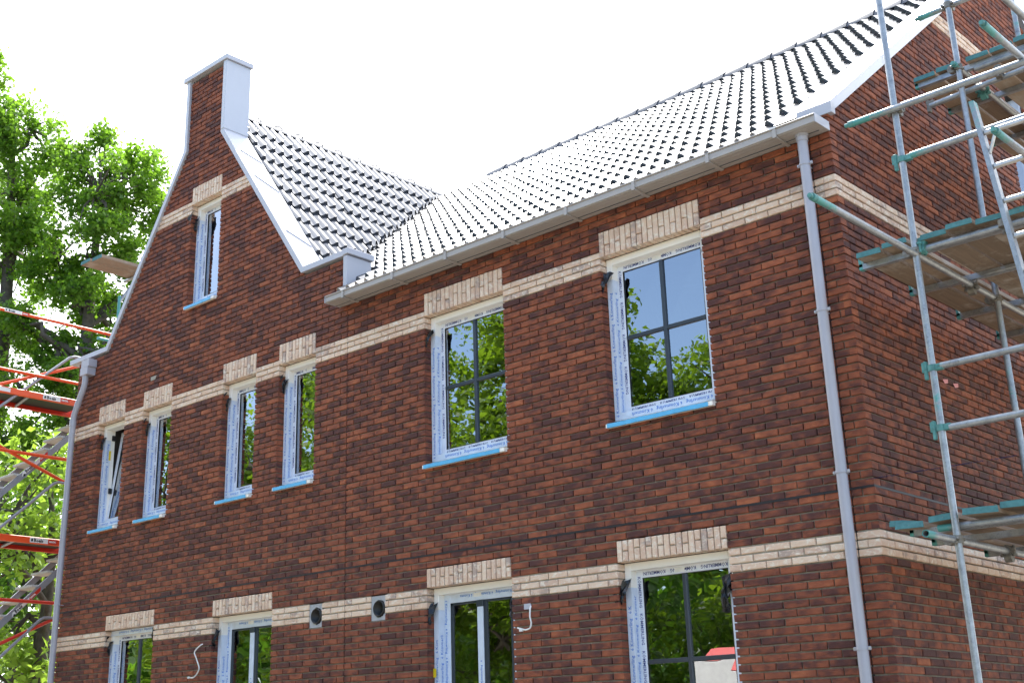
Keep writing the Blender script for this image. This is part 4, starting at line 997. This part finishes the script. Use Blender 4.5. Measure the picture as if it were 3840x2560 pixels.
for zt_ in (3.325, 1.205, -.95):
    m_ = MB(); m_.bbox(SX - .03, SX + .02, -1.3, 1.95, zt_ - .095, zt_, .006); twp('side_beam', m_, M_ORANGE if zt_ > 0 else M_REDP)
    m_ = MB(); m_.bbox(SX2 - .02, SX2 + .03, -1.3, 1.95, zt_ - .04 - .05, zt_ + .06, .006); twp('side_beam', m_, M_REDP)
    m_ = MB(); m_.box(SX2 + .03, SX - .03, -1.3, 1.0, zt_ - .03, zt_ - .012); twp('deck', m_, M_BLK)
    m_ = MB(); m_.tube((SX - .03, .02, zt_ - .07), (SX2 + .03, .15, zt_ - .07), .022, 8); twp('deck_bearer', m_, M_STEELG)
# stair flights
for (ya, za, yb, zb_) in ((-1.25, .80, 1.6, 3.60), (-1.25, -1.20, 1.6, 1.60)):
    sl_ = (zb_ - za) / (yb - ya)
    for x in (SX - .08, SX2 + .1):
        m_ = MB(); m_.add([(x - .015, ya, za - .07), (x - .015, yb, zb_ - .07), (x - .015, yb, zb_ + .05), (x - .015, ya, za + .05), (x + .015, ya, za - .07), (x + .015, yb, zb_ - .07), (x + .015, yb, zb_ + .05), (x + .015, ya, za + .05)], [(0, 1, 2, 3), (7, 6, 5, 4), (0, 4, 5, 1), (2, 6, 7, 3), (1, 5, 6, 2), (3, 7, 4, 0)]); twp('stringer', m_, M_STEELG)
    y = ya + .15
    while y < yb:
        z = za + (y - ya) * sl_; m_ = MB(); m_.bbox(SX2 + .115, SX - .095, y - .10, y + .12, z + .02, z + .055, .006); twp('tread', m_, M_STEP); y += .225
for pts in ([(-1.2, 2.31), (.62, 3.97), (.70, 4.0), (1.2, 4.0)], [(-1.2, .37), (.53, 2.01), (.60, 2.045), (1.2, 2.045)], [(-1.2, -1.6), (.50, .05), (.57, .09), (1.2, .09)]):
    m_ = MB(); m_.path([(SX - .02, *p) for p in pts], .022, 12); twp('handrail', m_, M_STEELG)
def plate(y0, y1, z0, z1, sl_=0, x=SX + .021, red=.35):
    m_ = MB(); ym = y1 - (y1 - y0) * red
    f_ = lambda y: (y - y0) * sl_
    m_.add([(x, y0, z0), (x, ym, z0 + f_(ym)), (x, ym, z1 + f_(ym)), (x, y0, z1)], [(0, 1, 2, 3)]); twp('sign_plate', m_, M_WHITE)
    m_ = MB(); m_.add([(x, ym, z0 + f_(ym)), (x, y1, z0 + f_(y1)), (x, y1, z1 + f_(y1)), (x, ym, z1 + f_(ym))], [(0, 1, 2, 3)]); twp('sign_plate', m_, M_REDP)
    h = (z1 - z0); d_ = Vector((0, 1, sl_)).normalized(); u_ = Vector((0, -sl_, 1)).normalized(); u_ = u_ - d_ * u_.dot(d_)
    for (bd, sz, oy, mt, fx) in (('Boels', h * .95, .17, M_BLK, 1.0), ('RENTAL', h * .42, None, M_WHITE, 1)):
        yy = y0 + (ym - y0) * .22 if oy else ym + (y1 - ym) * .12
        o = textobj(textmesh(bd, sz, mt, bold=.002)); o.parent = tw
        n_ = d_.cross(u_).normalized(); org = Vector((x + .002, yy, z0 + f_(yy) + h * (.18 if oy else .33))) - Vector(tw.location)
        o.matrix_local = Matrix(((d_.x, u_.x, n_.x, org.x), (d_.y, u_.y, n_.y, org.y), (d_.z, u_.z, n_.z, org.z), (0, 0, 0, 1)))
    lg = MB(); lg.add([(x + .002, y0 + h * .25, z0 + h * .2 + f_(y0)), (x + .002, y0 + h * .75, z0 + h * .25), (x + .002, y0 + h * .7, z0 + h * .8), (x + .002, y0 + h * .3, z0 + h * .7)], [(0, 1, 2, 3)]); twp('emblem', lg, M_BLK)
plate(.22, .66, 3.243, 3.313); plate(.22, .66, 1.124, 1.194); plate(-.52, -.12, 4.455, 4.505, x=SX + .026, red=.3)
plate(.10, .50, .07, .135, 1.0 * .98, x=SX - .06, red=.4); plate(.05, .42, 2.06, 2.125, .98, x=SX - .06, red=.3)
m_ = MB(); m_.box(SX + .0205, SX + .0215, -.48, -.30, 3.25, 3.31); twp('notice_sticker', m_, M_WHITE)

# ------------------------------------------------------------------ scaffold bits behind the stepped gable
for i, (x, lb) in enumerate(((-12.29, 'weathered plank jutting out behind the left slope of the gable, outer one of the pair'), (-12.02, 'weathered plank jutting out behind the left gable slope, the one nearer the wall'))):
    board(x, .25, .27 + .04 * i, 3.5, 5.19, lb, grp='planks behind the gable', th=.05)
pl = tag(empty('scaffold_post', (-12.0, .80, GZ)), 'teal capped steel scaffold post rising behind the left gable slope', 'post')
m_ = MB(); m_.path([(0, 0, 0), (0, 0, 7.6), (0, 0, 8.1)], RT, 12, [0, .4, 1.3]); m_.build('tube', M_TUBE, pl)
m_ = MB(); m_.path([(0.06, -.35, 7.35), (0.06, 0, 7.35), (0.06, 2.5, 7.35)], RT, 12, [1.2, .6, 0]); m_.build('cross_tube', M_TUBE, pl)
m_ = MB(); m_.tube((0, 0, 7.28), (0, 0, 7.42), .045, 10); m_.build('coupler', M_CLAMP, pl)
for x in (-12.25, -11.85):
    m_ = MB(); m_.tube((x, .8, 5.165), (x, 3.2, 5.165), RT, 10)
m_ = MB(); m_.tube((.35, .3, 8.515), (-.4, .3, 8.515), RT, 10); m_.tube((0, .0, 8.0), (0, .3, 8.5), RT, 8); m_.build('bearer', M_TUBE, pl)

# ------------------------------------------------------------------ trees
def tree(name, label, base, blobs, nclus, nleaf, lsize, mat, seed, trunk_r=.28, limbs=9, fork=.35, grp=None, lean=(0, 0), crad=.62):
    r = np.random.default_rng(seed); base = np.array(base, float)
    root = tag(empty(name, tuple(base)), label, 'tree', grp)
    bl = [(np.array(b[:3]) - base, np.array(b[3:6])) for b in blobs]
    topz = max(b[0][2] + b[1][2] * .7 for b in bl); cen = np.mean([b[0] for b in bl], axis=0)
    # trunk
    tp = []; tr_ = []; K = 12
    for i in range(K):
        f = i / (K - 1); tp.append((cen[0] * f ** 1.3 + lean[0] * f + .10 * math.sin(f * 7 + seed), cen[1] * f ** 1.3 + lean[1] * f + .10 * math.cos(f * 5 + seed), topz * .93 * f)); tr_.append(trunk_r * (1 - .9 * f) ** .8 * (1.35 if i == 0 else 1))
    m_ = MB(); m_.path(tp, 0, 10, radii=tr_); m_.build('trunk', M_BARK, root)
    tpn = np.array(tp)
    # cluster centres
    vol = np.array([b[1].prod() for b in bl]); vol = vol ** .75 / (vol ** .75).sum(); C_ = []
    for i in range(nclus):
        b = bl[r.choice(len(bl), p=vol)]; d = r.normal(size=3); d /= np.linalg.norm(d); C_.append(b[0] + d * b[1] * (r.uniform(.25, 1.0) ** .55))
    C_ = np.array(C_)
    # limbs and twigs
    bm = MB(); sel = r.choice(nclus, size=min(nclus, limbs * 6), replace=False); mains = sel[:limbs]; node = []
    for s_ in mains:
        p1 = C_[s_]; zt = max(topz * fork * .6, p1[2] - np.linalg.norm(p1[:2] - tpn[-1][:2]) * .9 - .3); j = int(np.clip(np.searchsorted(tpn[:, 2], min(zt, topz * .85)), 1, K - 2)); p0 = tpn[j]
        pts = [p0 + (p1 - p0) * q + np.array([0, 0, .35 * math.sin(q * 3.1)]) + r.normal(size=3) * .12 * (0 < q < 1) for q in np.linspace(0, 1, 7)]
        bm.path([tuple(p) for p in pts], 0, 6, radii=[tr_[j] * .55 * (1 - .82 * q) + .012 for q in np.linspace(0, 1, 7)]); node += pts[2:]
    node = np.array(node)
    for s_ in range(nclus):
        p1 = C_[s_]; d = np.linalg.norm(node - p1, axis=1); p0 = node[d.argmin()]
        if d.min() < .1: continue
        pts = [p0 + (p1 - p0) * q + r.normal(size=3) * .07 * (0 < q < 1) for q in np.linspace(0, 1, 4)]
        bm.path([tuple(p) for p in pts], 0, 4, radii=[.035, .026, .018, .008], cap=False)
    bm.build('branches', M_BARK, root)['kind'] = 'stuff'
    # leaves
    per = max(1, nleaf // nclus); n = per * nclus
    cen_ = np.repeat(C_, per, axis=0); rad = np.repeat(r.uniform(.6, 1.25, nclus) * crad, per)
    off = r.normal(size=(n, 3)); off /= np.linalg.norm(off, axis=1)[:, None]; off *= (r.uniform(0, 1, n) ** .5 * rad)[:, None]; off[:, 2] *= .6
    # gather into sprigs so the outline breaks up
    spr = np.repeat(r.normal(size=(n // 6 + 1, 3)) * .07, 6, axis=0)[:n]
    base6 = np.repeat(off[::6], 6, axis=0)[:n]; off = base6 + spr * 0 + r.normal(size=(n, 3)) * lsize * .9
    p = cen_ + off
    nrm = r.normal(size=(n, 3)); nrm[:, 2] = np.abs(nrm[:, 2]) + .4; nrm /= np.linalg.norm(nrm, axis=1)[:, None]
    t1 = np.cross(nrm, r.normal(size=(n, 3))); t1 /= np.linalg.norm(t1, axis=1)[:, None]; t2 = np.cross(nrm, t1)
    L_ = (lsize * r.uniform(.6, 1.3, n))[:, None]; Wd = L_ * .34
    v = np.stack([p - t1 * L_ * .5, p + t2 * Wd + t1 * L_ * .05 + nrm * L_ * .06, p + t1 * L_ * .5 - nrm * L_ * .12, p - t2 * Wd + t1 * L_ * .05 + nrm * L_ * .06], 1).reshape(-1, 3)
    me = bpy.data.meshes.new('leaves'); me.vertices.add(4 * n); me.vertices.foreach_set('co', v.ravel()); me.loops.add(4 * n); me.loops.foreach_set('vertex_index', np.arange(4 * n, dtype=np.int32))
    me.polygons.add(n); me.polygons.foreach_set('loop_start', np.arange(0, 4 * n, 4, dtype=np.int32)); me.update(calc_edges=True)
    tn = np.clip(np.repeat(np.repeat(r.uniform(.1, .9, nclus), per) + r.normal(size=n) * .18, 4), 0, 1); at = me.attributes.new('tone', 'FLOAT', 'POINT'); at.data.foreach_set('value', tn.astype(np.float32))
    me.materials.append(mat); o = link('crown', me, root); o['kind'] = 'stuff'
    return root
def at(u, v, D):                                                  # a point D metres away along the horizontal towards image point (3840 px scale)
    d = CF + (u - 1694.1) / 4776.5 * CR - (v - 1116.7) / 4776.5 * CU; d = d / np.linalg.norm(d[:2]); return CAMP + d * D
def blobs(lst, D): return [(*at(u, v, D + dd), ru, ru, rv) for (u, v, ru, rv, dd) in lst]
p = at(200, 2300, 31)
tree('oak_tree', 'tall spring green oak behind the stair tower, its crown peaking left of the chimney', (p[0], p[1], GZ),
     blobs([(400, 620, 1.5, 1.3, 0), (320, 900, 2.0, 1.7, 1), (520, 900, 1.2, 1.6, 0), (430, 1180, 1.8, 1.6, 1), (180, 1180, 1.8, 1.5, 1.5), (330, 1450, 1.9, 1.3, .5), (90, 1500, 1.5, 1.2, 1), (590, 780, .6, .8, .5), (420, 480, .7, .45, 0), (610, 1100, .9, 1.2, 2), (250, 1750, 1.6, .9, 1)], 31), 230, 40000, .135, M_OAK, 5, .34, 20, crad=.37)
p = at(-60, 2300, 33)
tree('oak_tree', 'taller oak at the left picture edge behind the orange guard rails', (p[0], p[1], GZ),
     blobs([(5, 250, .8, .8, 0), (-40, 380, 1.4, 1.4, 0), (60, 560, 1.3, 1.5, 0), (-60, 800, 2.2, 1.8, 1), (80, 820, 1.0, .9, -.5), (0, 1120, 1.6, 1.1, 1), (-160, 1300, 1.8, 1.6, 0), (-20, 1700, 1.7, .9, 0), (110, 620, .9, 1.0, 0)], 33), 165, 29000, .135, M_OAK, 9, .36, 16, crad=.38)
p = at(180, 2600, 24)
tree('maple_tree', 'yellow green maple with broad leaves low behind the stair tower', (p[0], p[1], GZ),
     blobs([(210, 1750, .9, .6, 0), (60, 1980, 1.5, .9, 0), (220, 2080, .8, .8, 1), (70, 2250, 1.4, .8, 0), (210, 2440, 1.1, .6, -.5), (30, 2500, 1.3, .7, .5), (150, 1900, .8, .7, 0)], 24), 62, 5200, .17, M_MAPLE, 21, .20, 8, crad=.45)
p = at(80, 2600, 44)
tree('oak_tree', 'dark green oak farther back, seen low between the stair flights', (p[0], p[1], GZ), blobs([(60, 2100, 4.5, 2.4, 0), (200, 1900, 3.0, 2.0, 0), (150, 2400, 4.0, 2.0, 0), (-100, 2300, 4, 3, 1)], 44), 120, 15000, .24, M_OAK2, 33, .35, 8, crad=.85)
# trees across the site, standing in front of the house; the windows mirror them
for (nm, lab, b, bl_, nc, nl, sd_) in (
    ('oak_tree', 'low leafy oak across the site, mirrored in the upper right window', (-9.2, -14.5), [(-9.2, -14.5, 3.2, 2.6, 2.6, 2.6), (-8.0, -13.6, 1.8, 2.0, 2.0, 2.0), (-10.6, -13.8, 4.6, 2.0, 1.9, 1.6)], 110, 15000, 41),
    ('oak_tree', 'big spring green oak across the site, mirrored in the left wide upper window', (-13.6, -12.4), [(-13.6, -12.4, 4.6, 2.7, 2.7, 2.9), (-12.6, -11.6, 6.6, 1.6, 1.6, 1.4), (-14.6, -12.2, 2.2, 2.6, 2.4, 2.2)], 130, 19000, 43),
    ('oak_tree', 'oak across the site, mirrored in the narrow upper windows of the gable', (-19.5, -11.2), [(-19.5, -11.2, 5.0, 3.0, 3.0, 3.2), (-18.0, -10.6, 2.4, 2.6, 2.6, 2.4)], 110, 15000, 45),
    ('oak_tree', 'farthest oak across the site, mirrored in the leftmost windows', (-26, -10.5), [(-26, -10.5, 5.0, 3.4, 3.0, 3.4), (-24, -10, 2, 2.6, 2.6, 2.6)], 100, 13000, 47),
    ('bush', 'dense dark bush across the site, mirrored in the ground floor windows', (-10.5, -16), [(-10.5, -16, -.6, 4.0, 1.6, 2.4), (-15.5, -14.5, -.6, 4.0, 1.6, 2.6), (-21, -13.5, -.4, 4.0, 1.6, 2.8)], 150, 17000, 49)):
    tree(nm, lab, (b[0], b[1], GZ), bl_, nc * 2, nl * 2, .15, M_OAKR, sd_, .13, 5, crad=.62)
wd = np.random.default_rng(5); n = 26000
px3 = np.stack([wd.uniform(-75, 6, n), wd.uniform(-34, -23, n), GZ + 9.5 * wd.uniform(0, 1, n) ** .8 + 1.5 * np.sin(wd.uniform(0, 6.28, n))], 1); px3[:, 2] += 1.6 * np.sin(px3[:, 0] * .55) + .8 * np.sin(px3[:, 0] * 1.7)
t1 = wd.normal(size=(n, 3)); t1 /= np.linalg.norm(t1, axis=1)[:, None]; t2 = np.cross(t1, wd.normal(size=(n, 3))); t2 /= np.linalg.norm(t2, axis=1)[:, None]; q = .42
v = np.stack([px3 - t1 * q, px3 - t2 * q * .6, px3 + t1 * q, px3 + t2 * q * .6], 1).reshape(-1, 3)
m_ = MB(); m_.v = [tuple(p) for p in v]; m_.f = [(4 * i, 4 * i + 1, 4 * i + 2, 4 * i + 3) for i in range(n)]; m_.a = list(np.repeat(np.clip(wd.normal(.4, .25, n), 0, 1), 4)); m_.sm = [False] * n
o = m_.build('woodland', M_OAK2); tag(o, 'far off dark wood closing the site, mirrored low in the glass', 'woodland', kind='stuff')
# site cabin mirrored in the ground-floor window
cb = tag(empty('site_cabin', (-6.6, -10.6, GZ)), 'white site cabin with red roof edge, mirrored in the right ground floor window', 'cabin')
m_ = MB(); m_.bbox(-1.5, 1.5, -1.2, 1.2, 0, 2.80, .02); m_.build('body', M_CAB, cb)
m_ = MB(); m_.add([(-1.5, -1.2, 2.80), (1.5, -1.2, 2.80), (1.5, 1.2, 2.80), (-1.5, 1.2, 2.80), (-1.35, -1.05, 3.04), (1.35, -1.05, 3.04), (1.35, 1.05, 3.04), (-1.35, 1.05, 3.04)], [(0, 1, 5, 4), (1, 2, 6, 5), (2, 3, 7, 6), (3, 0, 4, 7), (4, 5, 6, 7)]); m_.build('roof', M_CABR, cb)
m_ = MB(); m_.box(-.2, .7, 1.2, 1.22, 1.5, 2.3); m_.build('window', M_ANTH, cb)
